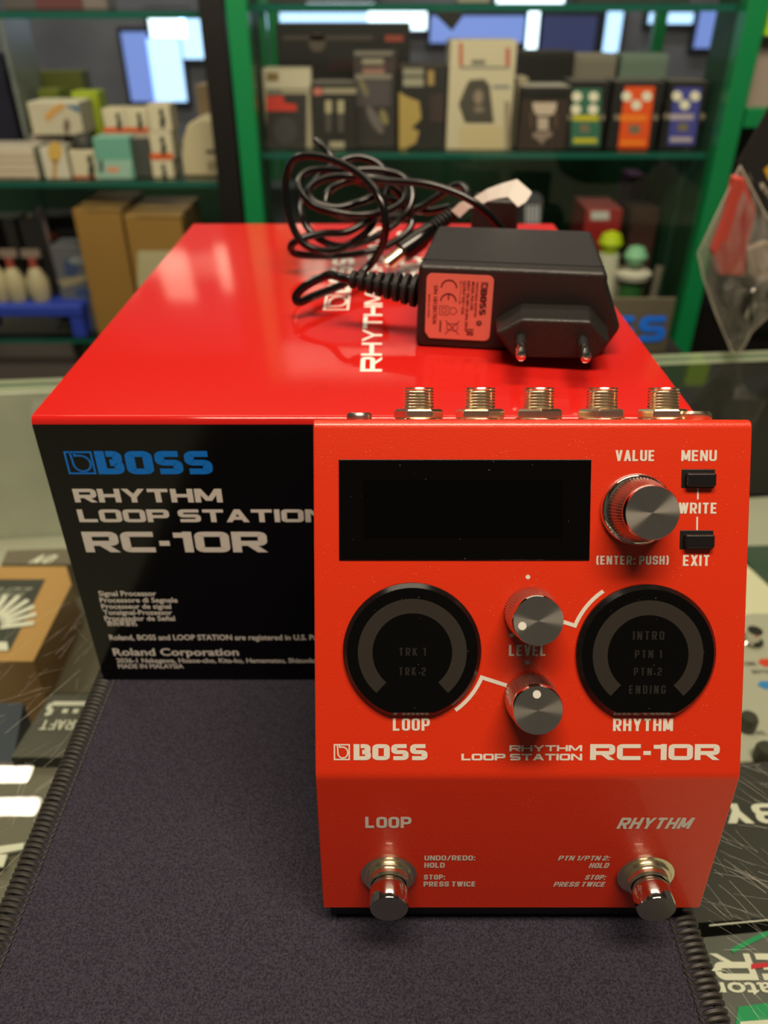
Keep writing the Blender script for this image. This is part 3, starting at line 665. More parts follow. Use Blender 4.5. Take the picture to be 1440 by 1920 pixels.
    # push buttons
    for x0, y0, x1, y1 in ((1276.5, 879.5, 1341, 915.5), (1273.5, 994, 1338, 1030.5)):
        a, b = U.px(x0, y1), U.px(x1, y0); g = .0005
        mb = MB().box((a[0], a[1], -.0004), (b[0], b[1], .00012), mat('button_well', (.004, .004, .004), .5), U.M()); o = mb.build('push_button', root, bevel=.0008, seg=3)
        MB().box((a[0]+g*2, a[1]+g, 0), (b[0]-g*.5, b[1]-g*2, .0020), BUTTON, U.M()).build('button_cap', o, bevel=.0006, seg=3)
    # footswitches
    for (x, y), (tx_, ty_), rp_, rw in (((729, 1636), (729, 1697), 36.8, 51), ((1209, 1637), (1228, 1697), 37, 52)):
        c = D.px(x, y); M = D.M(c[0], c[1], 0); s = .117/706*.985
        r = rw*s; rr = rp_*s*.93
        h = .0118
        fs = MB().lathe([(r, 0), (r, .0010), (r*.86, .0013)], NICKEL, M, 48).build('footswitch', root)
        mb = MB(); mb.lathe([(r*.85, .0011), (r*.86, .0020), (r*.82, .0025), (r*.74, .0026), (r*.74, .0040), (r*.70, .0044), (r*.63, .0044), (r*.62, .001)], NICKEL, M, 48)
        mb.build('nut', fs)
        mb = MB(); mb.lathe([(rr*.90, .003), (rr*.90, .0052), (rr*.97, .0056), (rr*1.0, .0066), (rr*1.0, h-.0005), (rr*.96, h)], CHROME, M, 48); mb.build('plunger', fs)
        mb = MB(); mb.add([(rr*.95*cos(2*pi*i/48), rr*.95*sin(2*pi*i/48), h+.00004) for i in range(48)], [tuple(range(48))], STEEL, M); mb.build('plunger_top', fs, recalc=False)
    # rear panel hardware
    RP = Plane(top, (1, 0, 0), rd); RP.n = V((0, sin(rp), cos(rp))); RP.v = rd
    def rear(x, v):
        p = top+rd*v; Z = (p-CP).dot(CF); return ((x-720)/FPX*Z, v)
    def RM(u, v):
        m = Matrix((V((1, 0, 0)), rd, RP.n)).transposed().to_4x4(); m.col[0] = (-1, 0, 0, 0); m.translation = top+V((u, 0, 0))+rd*v-RP.n*.0002; return m
    for i, x in enumerate((785, 899.5, 1009.5, 1128, 1242)):
        M = RM(*rear(x, .0205)); prof = [(.0043, 0), (.0043, .0020)]
        z = .0022
        while z < .0082: prof += [(.00455, z), (.00415, z+.00042)]; z += .00084
        prof += [(.0044, z), (.0042, z+.0004), (.0034, z+.0004), (.0033, z-.006)]
        j = MB().lathe(prof, NICKEL, M, 40).build('jack_socket', root)
        pts = [(.0073*cos(k*pi/3+.3*i), .0073*sin(k*pi/3+.3*i)) for k in range(6)]
        mb = MB(); mb.lathe([(.0070, 0), (.0070, .0006)], NICKEL, M, 32); mb.prism(pts, .0006, .0026, NICKEL, M); mb.prism(pts, .0026, .0033, NICKEL, M, top=[(a*.88, b*.88) for a, b in pts]); mb.build('nut', j, bevel=.0004)
    for x, r, h in ((673.5, .0036, .0022), (1303, .0046, .0026)):
        M = RM(*rear(x, .017)); MB().lathe([(r*.95, 0), (r, .0005), (r, h*.7), (r*.86, h)], STEEL if x < 900 else NICKEL, M, 28).build('rear_screw', root)
pedal()

# ------------------------------------------------------------------ power adapter
def catmull(P, k=8):
    out = []; P = [P[0]]+list(P)+[P[-1]]
    for i in range(1, len(P)-2):
        a, b, c, d = P[i-1:i+3]
        for j in range(k):
            t = j/k; out.append(.5*((2*b)+(c-a)*t+(2*a-5*b+4*c-d)*t*t+(3*b-a-3*c+d)*t**3))
    out.append(P[-2]); return out
def adapter():
    yaw = radians(-8.4); rot = Matrix.Rotation(yaw, 3, 'Z'); o = V((.0128, .3024, BZ+.0002)); M = Matrix.Translation(o) @ rot.to_4x4()
    root = tag(empty('power_adapter', o, rot), 'black mains power adapter with coiled cable lying on top of the red carton', 'adapter')
    ex, ey, ez = rot @ V((1, 0, 0)), rot @ V((0, 1, 0)), V((0, 0, 1))
    Dp, Ht = .064, .0332
    # housing: front outline in x,z extruded backwards
    fo = [(0, 0), (.0745, 0), (.0805, .0115), (.0735, .0272), (.0722, .0285), (.0722, Ht), (.0005, Ht)]
    Mx = Matrix.Translation(o) @ rot.to_4x4() @ Matrix(((1, 0, 0, 0), (0, 0, -1, 0), (0, 1, 0, 0), (0, 0, 0, 1)))
    bk = [(.003+x*.93, z) for x, z in fo]
    fo2 = [(0, 0), (.0745, 0), (.0805, .0115), (.0728, Ht-.0042), (.0722, Ht), (.0005, Ht)]; bk2 = [(.002+x*.955, z) for x, z in fo2]
    mb = MB().prism(fo2, 0, -Dp, ADAPT, Mx, top=bk2)
    mb.build('housing', root, bevel=.0021, seg=3)
    F = Plane(o-ey*.0001, ex, ez)
    MB().box((.0008, .0072, Ht-.0001), (.0715, .0078, Ht+.0002), ADAPT, M).build('seam', root)
    # rating label, print turned on its side
    a, b = F.px(799, 641), F.px(927, 517)
    a = (min(a[0], F.px(800, 520)[0]), F.px(860, 636)[1]); w, h = b[0]-a[0], b[1]-a[1]
    rr = .0022; pts = []
    for cx, cy, a0 in ((w-rr, rr, -pi/2), (w-rr, h-rr, 0), (rr, h-rr, pi/2)):
        pts += [(cx+rr*cos(a0+t*pi/8), cy+rr*sin(a0+t*pi/8)) for t in range(5)]
    pts += [(0, .0026), (.0018, 0)]
    mb = MB(); LMt = F.M(a[0], a[1], 0); mb.prism(pts, 0, .00025, LABEL, LMt)
    TM = F.M(a[0], a[1]+h, .0003) @ Matrix.Rotation(-pi/2, 4, 'Z')         # text frame: x runs down, y runs right
    c8 = lambda X, Y: ((Y-170)/1050*h, (X-175)/1130*w)                      # from the enlarged view of the label
    def t(s_, X0, X1, Y0, Y1, kind='s', **k):
        p, q = c8(X0, Y0), c8(X1, Y1)
        if kind == 's': small(mb, s_, TM, p[0], p[1], q[0]-p[0], q[1]-p[1], LABELTXT, bold=.01, lift=.00003)
        else: letters(mb, s_, TM, p[0], p[1], q[0], q[1], LABELTXT, lift=.00003, **k)
    p, q = c8(1100, 275), c8(1210, 380); logo_mark(mb, TM, p[0], p[1], q[0], q[1], LABELTXT, .10)
    t('BOSS', 1095, 1205, 390, 795, 'b', tx=.36, ty=.25, gap=.09, rad=.16, ext=True)
    t('SWITCHING ADAPTER', 1010, 1050, 275, 835); t('MODEL PSA-230S', 940, 985, 275, 725); t('INPUT 100-240V~50-60Hz 200mA', 865, 910, 265, 1085); t('OUTPUT 9.0V = 0.5A', 790, 840, 265, 800)
    t('S/N 1812017636', 305, 370, 355, 985); t('MADE IN CHINA', 215, 245, 500, 880)
    t('EAC', 905, 1020, 1035, 1140, 'b', tx=.14, ty=.12, gap=.12, rad=.1)
    m3 = TM @ Matrix.Translation((0, 0, .00003))
    def rib(XY, wd, closed=False): mb.ribbon([c8(*p) for p in XY], wd, LABELTXT, m3, closed)
    for Yc in (385, 600):
        c = c8(560, Yc); r = 120/1050*h
        mb.ribbon([(c[0]+r*cos(tt), c[1]+r*sin(tt)) for tt in [pi/2+pi*i/20 for i in range(21)]], .0005, LABELTXT, m3)
    rib([(560, 480), (560, 575)], .0005)
    rib([(415, 680), (570, 680), (570, 820), (415, 820)], .00018, True); rib([(455, 715), (530, 715), (530, 780), (455, 780)], .00018, True)
    rib([(605, 700), (680, 700), (718, 750), (680, 805), (605, 800)], .00018, True)
    rib([(440, 920), (440, 1110)], .0006)
    rib([(525, 910), (770, 1140)], .00022); rib([(770, 910), (525, 1140)], .00022); rib([(550, 970), (730, 960), (750, 1030), (720, 1080), (560, 1060)], .0002, True)
    rib([(760, 310), (750, 600)], .00014)
    for Yc in (290, 610):
        c = c8(755, Yc); mb.ribbon([(c[0]+.0004*cos(i*pi/6), c[1]+.0004*sin(i*pi/6)) for i in range(12)], .00014, LABELTXT, m3, True)
    c = c8(1105, 930); mb.poly([(c[0]+.0011*cos(i*pi/12), c[1]+.0011*sin(i*pi/12)) for i in range(24)], LABELTXT, m3)
    letters(mb, 'V', TM, c[0]-.0007, c[1]-.0006, c[0]+.0001, c[1]+.0006, LABEL, tx=.14, lift=.00006); letters(mb, 'I', TM, c[0]+.0003, c[1]-.0006, c[0]+.0005, c[1]+.0006, LABEL, tx=.14, lift=.00006)
    mb.build('rating_label', root, recalc=False)['label'] = 'salmon red rating label with dark print'
    # two pin plug block
    pd = .0165; PF = Plane(o-ey*pd, ex, ez)
    c6 = lambda x, y: (740+x/2.88, 300+y/2.88)
    hexf = [PF.px(*c6(*p)) for p in ((640, 1066), (1085, 1078), (1165, 985), (1060, 870), (690, 858), (545, 935))]
    hexf = [(u, max(v, .0012)) for u, v in hexf]; cx = sum(p[0] for p in hexf)/6; cy = sum(p[1] for p in hexf)/6
    hexb = [(cx+(u-cx)*1.04, max(.0006, cy+(v-cy)*1.10)) for u, v in hexf]
    mb = MB().prism(hexb, -pd, 0, ADAPT, PF.M(), top=hexf); mb.build('plug_block', root, bevel=.0013, seg=3)
    for x, y in ((977, 634), (1092, 637)):
        a = PF.px(x, y); Mp = PF.M(a[0], a[1], 0)
        p = MB().lathe([(.0019, -.001), (.0019, .0092)], RUBBER, Mp, 24).build('plug_pin', root)
        MB().lathe([(.00205, .0090), (.00205, .0170), (.0017, .0184), (.0009, .0190)], CHROME, Mp, 24).build('pin_tip', p)
    # strain relief
    s0 = o+ey*.010+ez*.0195+ex*.001; s1 = on_y(655, 523, s0.y+.010)
    ax = (s1-s0); ln = ax.length; Ms = Matrix.Translation(s0) @ ax.to_track_quat('Z', 'Y').to_matrix().to_4x4()
    mb = MB(); mb.lathe([(.0029, 0), (.0022, ln)], CABLE, Ms, 20)
    for i in range(8):
        z = ln*(.04+.122*i); r = .0066-.00042*i; mb.lathe([(r*.8, z), (r, z+.0004), (r, z+ln*.07), (r*.8, z+ln*.075)], RUBBER, Ms, 24)
    for k in range(2):
        for i in range(7):
            pass
    mb.build('strain_relief', root)
    # cable
    f5 = lambda x, y: (500+x/2.88, 240+y/2.88); rc = .0019; zmin = BZ+rc+.0002
    def pt(x, y, Y):
        q = on_y(*f5(x, y), Y); return on_z(*f5(x, y), zmin) if q.z < zmin else q
    d = ax.normalized()
    path = [s1-d*.004, s1+d*.004]
    path += [pt(*p) for p in ((330, 795, .335), (215, 850, .335), (160, 905, .335), (175, 940, .335), (260, 905, .345), (400, 850, .36), (500, 790, .372),
             (570, 725, .376), (625, 630, .374), (643, 510, .372), (615, 390, .376), (550, 295, .384), (450, 215, .392), (330, 165, .398), (210, 150, .402), (135, 185, .404), (103, 280, .404), (108, 400, .402),
             (140, 530, .398), (195, 620, .395), (285, 662, .395), (390, 655, .40), (490, 600, .41), (570, 525, .42), (630, 400, .435), (655, 290, .445), (610, 200, .45), (520, 160, .452), (440, 165, .452),
             (340, 215, .446), (250, 300, .436), (190, 400, .424), (200, 500, .412), (270, 590, .406), (400, 640, .408), (560, 600, .416), (690, 520, .424), (770, 430, .43), (785, 340, .436), (730, 260, .442), (600, 225, .446), (430, 230, .444), (270, 225, .436), (185, 260, .428), (178, 330, .42), (240, 410, .412), (370, 455, .41), (520, 470, .412), (660, 445, .417), (740, 390, .424), (740, 320, .43), (640, 280, .436), (480, 260, .438), (320, 270, .432), (230, 330, .424), (260, 400, .418), (380, 430, .416), (500, 400, .42),
             (600, 370, .424), (700, 400, .43), (780, 480, .43), (760, 560, .425), (640, 640, .42), (480, 680, .415), (300, 690, .41), (160, 680, .405), (130, 640, .40), (180, 600, .40), (300, 570, .405), (440, 560, .41), (580, 480, .416), (640, 420, .42), (560, 320, .42), (500, 270, .416), (560, 280, .41), (700, 290, .406), (850, 300, .402), (980, 335, .398), (1100, 390, .394), (1200, 465, .392), (1262, 535, .392), (1290, 570, .392))]
    MB().tube(catmull(path, 7), rc, CABLE, 10).build('cable', root, recalc=False)
    # barrel plug at the other end, with its own length of cable
    tip = pt(648, 762, .40)+V((0, 0, .0022)); tail = on_y(*f5(1010, 455), .418); ax = tail-tip; ln = ax.length
    Mp = Matrix.Translation(tip) @ ax.to_track_quat('Z', 'Y').to_matrix().to_4x4()
    pl = MB().lathe([(.0042, ln*.22), (.0055, ln*.24), (.0055, ln*.50), (.0049, ln*.54), (.0044, ln*.66), (.0034, ln*.70)], CABLE, Mp, 24).build('barrel_plug', root)
    MB().lathe([(.0016, 0), (.0034, 0), (.0034, ln*.23)], NICKEL, Mp, 24).build('plug_tip', pl)
    mb = MB(); mb.lathe([(.0022, ln*.69), (.0019, ln*1.0)], CABLE, Mp, 18)
    for i in range(6): z = ln*(.70+.05*i); r = .0041-.0001*i; mb.lathe([(r*.8, z), (r, z+.0004), (r, z+ln*.028), (r*.8, z+ln*.03)], RUBBER, Mp, 20)
    mb.build('plug_relief', pl)
    p2 = [tail-ax.normalized()*.002, tail]+[pt(*p) for p in ((1050, 428, .419), (1085, 385, .424), (1078, 330, .430), (1040, 308, .436), (985, 328, .440), (900, 385, .443), (820, 435, .445), (700, 480, .445), (560, 500, .443), (420, 480, .44), (330, 430, .44), (330, 350, .445), (420, 290, .45), (560, 280, .45), (690, 330, .448), (760, 420, .446), (860, 450, .446), (990, 425, .446))]
    MB().tube(catmull(p2, 7), rc, CABLE, 10).build('cable', root, recalc=False)
    p3 = [pt(*p) for p in ((420, 300, .452), (380, 210, .46), (340, 140, .466), (300, 85, .468), (265, 65, .466), (285, 80, .462), (330, 130, .456), (420, 230, .45), (520, 300, .447))]
    MB().tube(catmull(p3, 7), rc, CABLE, 10).build('cable', root, recalc=False)
    # moulded block on the cable behind the housing
    b0 = on_z(*c6(545, 350), zmin)
    q = on_y(*f5(1200, 470), .40); Mb = Matrix.Translation((on_y(884, 410, .426).x, .428, BZ+.0003)) @ Matrix.Rotation(radians(-10), 4, 'Z')
    cb = MB().box((0, 0, 0), (.0245, .020, on_y(925, 374, .428).z-BZ), ADAPT, Mb).build('cable_block', root, bevel=.002, seg=3)
    mb = MB()
    for i in range(3): mb.box((.013, -.0012, .004+.0045*i), (.022, .0005, .0065+.0045*i), RUBBER, Mb)
    mb.build('block_ribs', cb)
    # white paper tag folded round the cable
    tg = MB(); k = lambda x, y, Y: on_y(*f5(x, y), Y)
    def sheet(pts, th=.00025):
        n = V(pts[1]-pts[0]).cross(V(pts[2]-pts[0])).normalized()*th; m_ = len(pts)
        tg.add(list(pts)+[p+n for p in pts], [tuple(range(m_))[::-1], tuple(range(m_, 2*m_))]+[(i, (i+1) % m_, m_+(i+1) % m_, m_+i) for i in range(m_)], PAPER)
    sheet([k(997, 447, .4135), k(1045, 402, .4135), k(1098, 432, .4135), k(1042, 484, .4135)])
    e = [k(1105, 385, .414), k(1190, 330, .415), k(1270, 300, .416), k(1352, 277, .417)]; g = [k(1138, 424, .413), k(1195, 395, .413), k(1250, 380, .413), k(1303, 373, .413)]
    for i in range(3): sheet([g[i], g[i+1], e[i+1], e[i]])
    sheet([k(1098, 432, .4135), k(1045, 402, .4135), e[0], g[0]])
    sheet([k(1303, 373, .413), k(1357, 427, .410), k(1400, 400, .411), k(1431, 352, .413), k(1425, 340, .414), k(1352, 277, .417)])
    tg.build('paper_tag', root)['label'] = 'white paper tag folded round the cable'
adapter()

# ------------------------------------------------------------------ display cases behind the counter
YF = 1.15
def case(label, x0, x1, lposts, rposts, shelves, back, depth=.42, ztop=.75, zlow=-.95, returns=(), parts=(), sides=()):
    root = tag(empty('display_case', ((x0+x1)/2, YF+depth/2, zlow)), label, 'display case')
    for (a, b, m) in lposts+rposts:
        MB().box((a, YF, zlow), (b, YF+.03, ztop), m).build('post', root, bevel=.002)
    for (a, b) in ((x0, x0+.02), (x1-.02, x1)): MB().box((a, YF+depth-.02, zlow), (b, YF+depth, ztop), GREEN).build('post', root, bevel=.002)
    for (xa, xb) in returns: MB().box((xa, YF+.031, zlow), (xb, YF+.105, ztop), DKGREEN).build('inner_return', root)
    for (xa, ya) in parts: MB().box((xa, ya, shelves[0]+.001), (xa+.006, ya+.10, shelves[2]-.009), flat(120, 126, 124, .2)).build('partition', root)
    for xa in sides: MB().box((xa, YF+.106, zlow), (xa+.004, YF+depth-.021, shelves[0]-.01), DKGREEN).build('side_panel', root)
    for z in shelves:
        g = MB(); g.add([(x0, YF+.035, z), (x1, YF+.035, z), (x1, YF+depth-.03, z), (x0, YF+depth-.03, z)], [(0, 1, 2, 3)], GLASS)
        g.add([(x0, YF+.035, z-.008), (x1, YF+.035, z-.008), (x1, YF+.035, z), (x0, YF+.035, z)], [(0, 1, 2, 3)], TEAL)
        g.add([(x0, YF+depth-.03, z-.008), (x1, YF+depth-.03, z-.008), (x1, YF+depth-.03, z), (x0, YF+depth-.03, z)], [(0, 1, 2, 3)], TEAL)
        g.build('glass_shelf', root, recalc=False)
    MB().add([(x0, YF+.012, zlow), (x1, YF+.012, zlow), (x1, YF+.012, ztop), (x0, YF+.012, ztop)], [(0, 1, 2, 3)], GLASS).build('glass_pane', root, recalc=False)
    MB().box((x0, YF+depth-.012, zlow), (x1, YF+depth-.008, back), DKGREEN).build('back_panel', root)
    MB().box((x0, YF+.02, zlow), (x1, YF+depth-.02, -.46), DKGREEN).build('plinth', root)
    return root
ZR, ZL, ZD = .0685, .0305, -.205
rx0 = on_y(440, 200, YF).x; rx0b = on_y(478, 200, YF).x; rx1 = on_y(1362, 200, YF).x; rx1b = on_y(1400, 200, YF).x
case('green framed glass display case of pedal boxes behind the red carton', rx0, rx1b, [(rx0, rx0b, GREEN)], [(rx1, rx1b, GREEN)], [ZR, ZD, .243], .045, returns=((rx0b-.006, rx0b), (rx1, rx1+.006)), sides=(rx1-.004,))
lx1 = rx0-.003; lx1b = on_y(392, 200, YF).x  # black upright stands in for the dark gap between the cases
case('glass display case with a black upright for the dark gap, at the left behind the carton', -.95, lx1, [(-.95, -.92, GREEN)], [(lx1b, lx1, BLACKM)], [ZL, ZD, .235], .005, parts=((on_y(30, 190, 1.30).x, 1.30),))
# third bay, right of the right-hand green post
def bay():
    root = tag(empty('display_case', (.72, YF+.2, -.95)), 'green framed case bay with grey backing board, cut by the right picture edge', 'display case')
    x0, x1 = rx1b+.002, 1.0
    p = on_y(1400, 222, YF).z
    MB().box((x0, YF, p-.012), (x1, YF+.03, p+.012), GREEN).build('rail', root, bevel=.002)
    MB().box((x0, YF+.02, p+.012), (x1, YF+.025, on_y(1410, 70, YF).z), flat(150, 138, 128)).build('backing_board', root)
    MB().box((x0, YF+.04, -.95), (x1, YF+.05, p-.012), BLACKM).build('lower_panel', root)
    MB().box((x1, YF, -.95), (x1+.03, YF+.03, .75), GREEN).build('post', root, bevel=.002)
    q0 = on_y(1424, 66, YF+.015); q1 = on_y(1500, -40, YF+.015)
    tag(MB().box((q0.x, YF-.004, q0.z), (q1.x, YF+.019, q1.z), flat(160, 215, 20)).build('lime_card', bevel=.001), 'lime green card at the top right corner on the case bay', 'card')
bay()

# ------------------------------------------------------------------ merchandise on the shelves
def pbox(name, label, cat, px, Y, depth, z, front, side=None, top=None, deco=None, group=None, h=None):
    """a carton standing at depth Y: width from two pixel columns, base on z, top from a pixel row"""
    x0, y0, x1, y1 = px; a = on_y(x0, (y0+y1)/2, Y).x; b = on_y(x1, (y0+y1)/2, Y).x; t = on_y((x0+x1)/2, y0, Y).z
    if z < .2: t = min(t, .2335 if z > .05 else .2255)
    z += .0004; mb = MB(); side = side or front; top = top or side
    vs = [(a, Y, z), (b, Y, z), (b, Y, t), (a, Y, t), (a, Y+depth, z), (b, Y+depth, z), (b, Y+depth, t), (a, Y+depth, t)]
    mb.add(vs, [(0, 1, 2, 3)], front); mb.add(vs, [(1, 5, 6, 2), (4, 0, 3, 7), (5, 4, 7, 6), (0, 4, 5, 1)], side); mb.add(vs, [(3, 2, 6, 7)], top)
    if deco:
        pl = Plane((0, Y-.0006, 0), (1, 0, 0), (0, 0, 1)); pl.low = z+.0006; deco(mb, pl)
    return tag(mb.build(name, bevel=.0012), label, cat, group)
def rect(mb, pl, x0, y0, x1, y1, m, c=0):
    q = [pl.px(*p) for p in ((x0, y1), (x1, y1), (x1, y0), (x0, y0))]; mb.poly(q, m, pl.M(c=c))
def pxpoly(mb, pl, pts, m, c=0): mb.poly([pl.px(*p) for p in pts], m, pl.M(c=c))
def blob(mb, pl, x, y, rx, ry, m, c=0, rot=0):
    pxpoly(mb, pl, [(x+rx*cos(t)*cos(rot)-ry*sin(t)*sin(rot), y+rx*cos(t)*sin(rot)+ry*sin(t)*cos(rot)) for t in [2*pi*i/18 for i in range(18)]][::-1], m, c)
K1, K2, K3 = flat(38, 36, 34), flat(52, 48, 46), flat(26, 24, 24)
CW = flat(190, 182, 160); CW2 = flat(160, 152, 130); ORN = flat(214, 92, 36); SAL = flat(200, 60, 48)
def right_shelf():
    def d(mb, pl):
        rect(mb, pl, 500, 176, 575, 292, K2, .0003); pxpoly(mb, pl, [(500, 180), (532, 180), (532, 192), (556, 196), (556, 208), (500, 208)], SAL, .0006)
        rect(mb, pl, 500, 166, 528, 177, flat(120, 116, 100), .0006); blob(mb, pl, 535, 245, 22, 26, flat(66, 64, 66), .0006); rect(mb, pl, 497, 132, 583, 166, CW, .0003); rect(mb, pl, 500, 136, 522, 152, flat(120, 98, 60), .0006)
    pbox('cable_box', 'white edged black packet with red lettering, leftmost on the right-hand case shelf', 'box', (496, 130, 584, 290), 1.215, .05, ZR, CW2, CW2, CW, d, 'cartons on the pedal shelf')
    def d(mb, pl):
        rect(mb, pl, 588, 165, 604, 178, flat(190, 110, 100), .0003); rect(mb, pl, 606, 165, 668, 176, flat(150, 142, 122), .0003)
        for x in (616, 639): rect(mb, pl, x-6, 188, x+6, 212, flat(168, 160, 130), .0003); rect(mb, pl, x-5, 212, x+5, 248, flat(80, 76, 70), .0003)
        rect(mb, pl, 618, 265, 646, 278, flat(160, 152, 130), .0003)
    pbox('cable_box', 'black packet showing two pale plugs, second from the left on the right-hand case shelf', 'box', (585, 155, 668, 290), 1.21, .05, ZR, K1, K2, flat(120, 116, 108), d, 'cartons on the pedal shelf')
    def d(mb, pl):
        rect(mb, pl, 664, 96, 736, 104, flat(120, 115, 108), .0003); rect(mb, pl, 679, 110, 719, 121, flat(140, 134, 118), .0003); rect(mb, pl, 680, 128, 721, 139, flat(140, 105, 96), .0003)
        rect(mb, pl, 666, 139, 734, 149, flat(128, 122, 112), .0003); rect(mb, pl, 668, 152, 732, 200, flat(78, 72, 74), .0003)
        blob(mb, pl, 703, 225, 9, 30, flat(105, 98, 96), .0006, -.5); blob(mb, pl, 720, 220, 7, 16, flat(130, 122, 84), .0006, -.3); blob(mb, pl, 682, 165, 6, 18, flat(118, 110, 84), .0006, -.4)
    pbox('cable_box', 'tall dark packet with white lined header, right of the two-plug packet', 'box', (664, 95, 744, 290), 1.225, .05, ZR, K2, K1, None, d, 'cartons on the pedal shelf')
    def d(mb, pl): rect(mb, pl, 722, 66, 756, 78, flat(150, 66, 52), .0003); rect(mb, pl, 530, 66, 700, 76, flat(70, 62, 58), .0003); blob(mb, pl, 595, 80, 16, 18, flat(88, 76, 70), .0003)
    pbox('carton', 'wide black carton standing behind the cable packets on the right-hand case shelf', 'box', (524, 44, 768, 280), 1.31, .08, ZR, K3, K3, None, d, 'cartons on the pedal shelf')
    def d(mb, pl):
        pxpoly(mb, pl, [(748, 290), (748, 172), (760, 180), (786, 190), (790, 222), (772, 240), (786, 246), (780, 268), (760, 282), (772, 290)], flat(172, 148, 84), .0003)
        rect(mb, pl, 756, 128, 794, 142, flat(140, 138, 120), .0003); rect(mb, pl, 756, 146, 794, 162, flat(150, 148, 130), .0003); rect(mb, pl, 802, 132, 814, 160, flat(160, 134, 84), .0003)
        rect(mb, pl, 806, 178, 832, 230, flat(62, 48, 46), .0003)
    pbox('carton', 'black carton with yellow jagged picture, beside the white boxed pedal', 'box', (747, 122, 836, 291), 1.212, .06, ZR, K1, K2, None, d, 'cartons on the pedal shelf')
    def d(mb, pl):
        pxpoly(mb, pl, [(872, 230), (860, 195), (872, 165), (880, 150), (908, 148), (918, 160), (926, 230)], flat(74, 70, 62), .0003); blob(mb, pl, 897, 182, 9, 14, flat(140, 124, 110), .0006); blob(mb, pl, 898, 205, 10, 6, flat(130, 116, 104), .0006)
        rect(mb, pl, 861, 80, 867, 124, flat(184, 84, 58), .0003); rect(mb, pl, 948, 90, 956, 124, flat(184, 96, 74), .0003); rect(mb, pl, 884, 112, 910, 120, flat(120, 116, 104), .0003); rect(mb, pl, 924, 160, 956, 165, flat(120, 130, 140), .0003)
        rect(mb, pl, 862, 124, 956, 128, flat(140, 140, 132), .0003); rect(mb, pl, 862, 236, 940, 284, flat(196, 180, 140), .0003); rect(mb, pl, 946, 190, 956, 284, flat(150, 136, 110), .0003)
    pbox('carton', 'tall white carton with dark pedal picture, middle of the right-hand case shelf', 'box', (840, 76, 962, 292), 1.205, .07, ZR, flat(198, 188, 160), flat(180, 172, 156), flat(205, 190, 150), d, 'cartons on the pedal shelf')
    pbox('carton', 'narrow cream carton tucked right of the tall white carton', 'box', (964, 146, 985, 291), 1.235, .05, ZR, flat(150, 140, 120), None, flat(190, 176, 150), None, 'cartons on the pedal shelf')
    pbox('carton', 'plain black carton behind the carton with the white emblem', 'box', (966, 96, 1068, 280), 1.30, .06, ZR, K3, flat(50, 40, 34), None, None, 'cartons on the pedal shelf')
    def d(mb, pl):
        pxpoly(mb, pl, [(998, 192), (1044, 192), (1042, 206), (1036, 216), (1006, 216), (1000, 206)], flat(196, 178, 162), .0003); rect(mb, pl, 1008, 220, 1028, 244, flat(186, 170, 156), .0003)
        pxpoly(mb, pl, [(1000, 248), (1034, 246), (1036, 254), (1022, 262), (1016, 272), (1008, 262), (998, 256)], flat(140, 122, 112), .0003); rect(mb, pl, 976, 168, 1066, 184, flat(20, 20, 20), .0003)
        for x in (996, 1042): blob(mb, pl, x, 226, 4, 18, flat(84, 66, 56), .0003)
    pbox('carton', 'dark brown carton with white emblem and silver lid, left of the green pedal carton', 'box', (974, 162, 1064, 292), 1.205, .06, ZR, flat(54, 42, 36), K1, flat(170, 166, 158), d, 'cartons on the pedal shelf')
    def mini(c, c2, knobs, x0, y0, x1, y1, sh, label, px):
        def d(mb, pl):
            pxpoly(mb, pl, [(x0, y1), (x1-sh, y1), (x1, y0), (x0+sh, y0)], c, .0003); H = y1-y0; W_ = x1-x0
            for u, v in knobs: blob(mb, pl, x0+u*W_, y0+v*H, 9.5, 9.5, flat(232, 226, 205), .0006)
            rect(mb, pl, x0+5, y1-15, x1-sh-5, y1-6, c2, .0006); rect(mb, pl, x0+4, y0+.46*H, x1-sh-2, y0+.56*H, c2, .0006); rect(mb, pl, x0+.3*W_, y0+.62*H, x0+.6*W_, y0+.76*H, flat(120, 110, 90), .0006)
            for s_ in (x0-2, x1+1): blob(mb, pl, s_, y0+.5*H, 5, 6, flat(130, 118, 100), .0003)
        pbox('pedal_carton', label, 'box', px, 1.21, .055, ZR, K3, K3, flat(92, 88, 84), d, 'pedal picture cartons')
    mini(flat(52, 108, 86), flat(196, 186, 40), ((.20, .14), (.74, .14), (.17, .36), (.72, .36)), 1070, 166, 1128, 274, 4, 'black carton with green and yellow pedal picture, left of the orange one', (1062, 152, 1136, 288))
    mini(flat(232, 84, 26), flat(244, 130, 30), ((.24, .16), (.78, .16), (.50, .30)), 1158, 162, 1228, 278, 14, 'black carton with orange pedal picture, between green and blue pictures', (1144, 152, 1236, 288))
    mini(flat(70, 72, 156), flat(178, 166, 176), ((.28, .15), (.80, .15), (.50, .30)), 1251, 164, 1316, 272, 14, 'black carton with blue pedal picture, rightmost of the pedal cartons', (1246, 152, 1316, 288))
    for x0, x1, c, s_ in ((1068, 1146, flat(132, 124, 112), 'taupe grey carton standing behind the green pedal carton'), (1154, 1240, flat(112, 130, 118), 'pale green carton standing behind the orange pedal carton')):
        pbox('carton', s_, 'box', (x0, 102, x1, 280), 1.31, .06, ZR, c, None, None, None, 'cartons on the pedal shelf')
    q = on_y(1334, 150, 1.27); pk = tag(empty('brass_stand', (q.x, 1.27, ZR)), 'small brass knob on a post at the right end of the pedal shelf', 'stand')
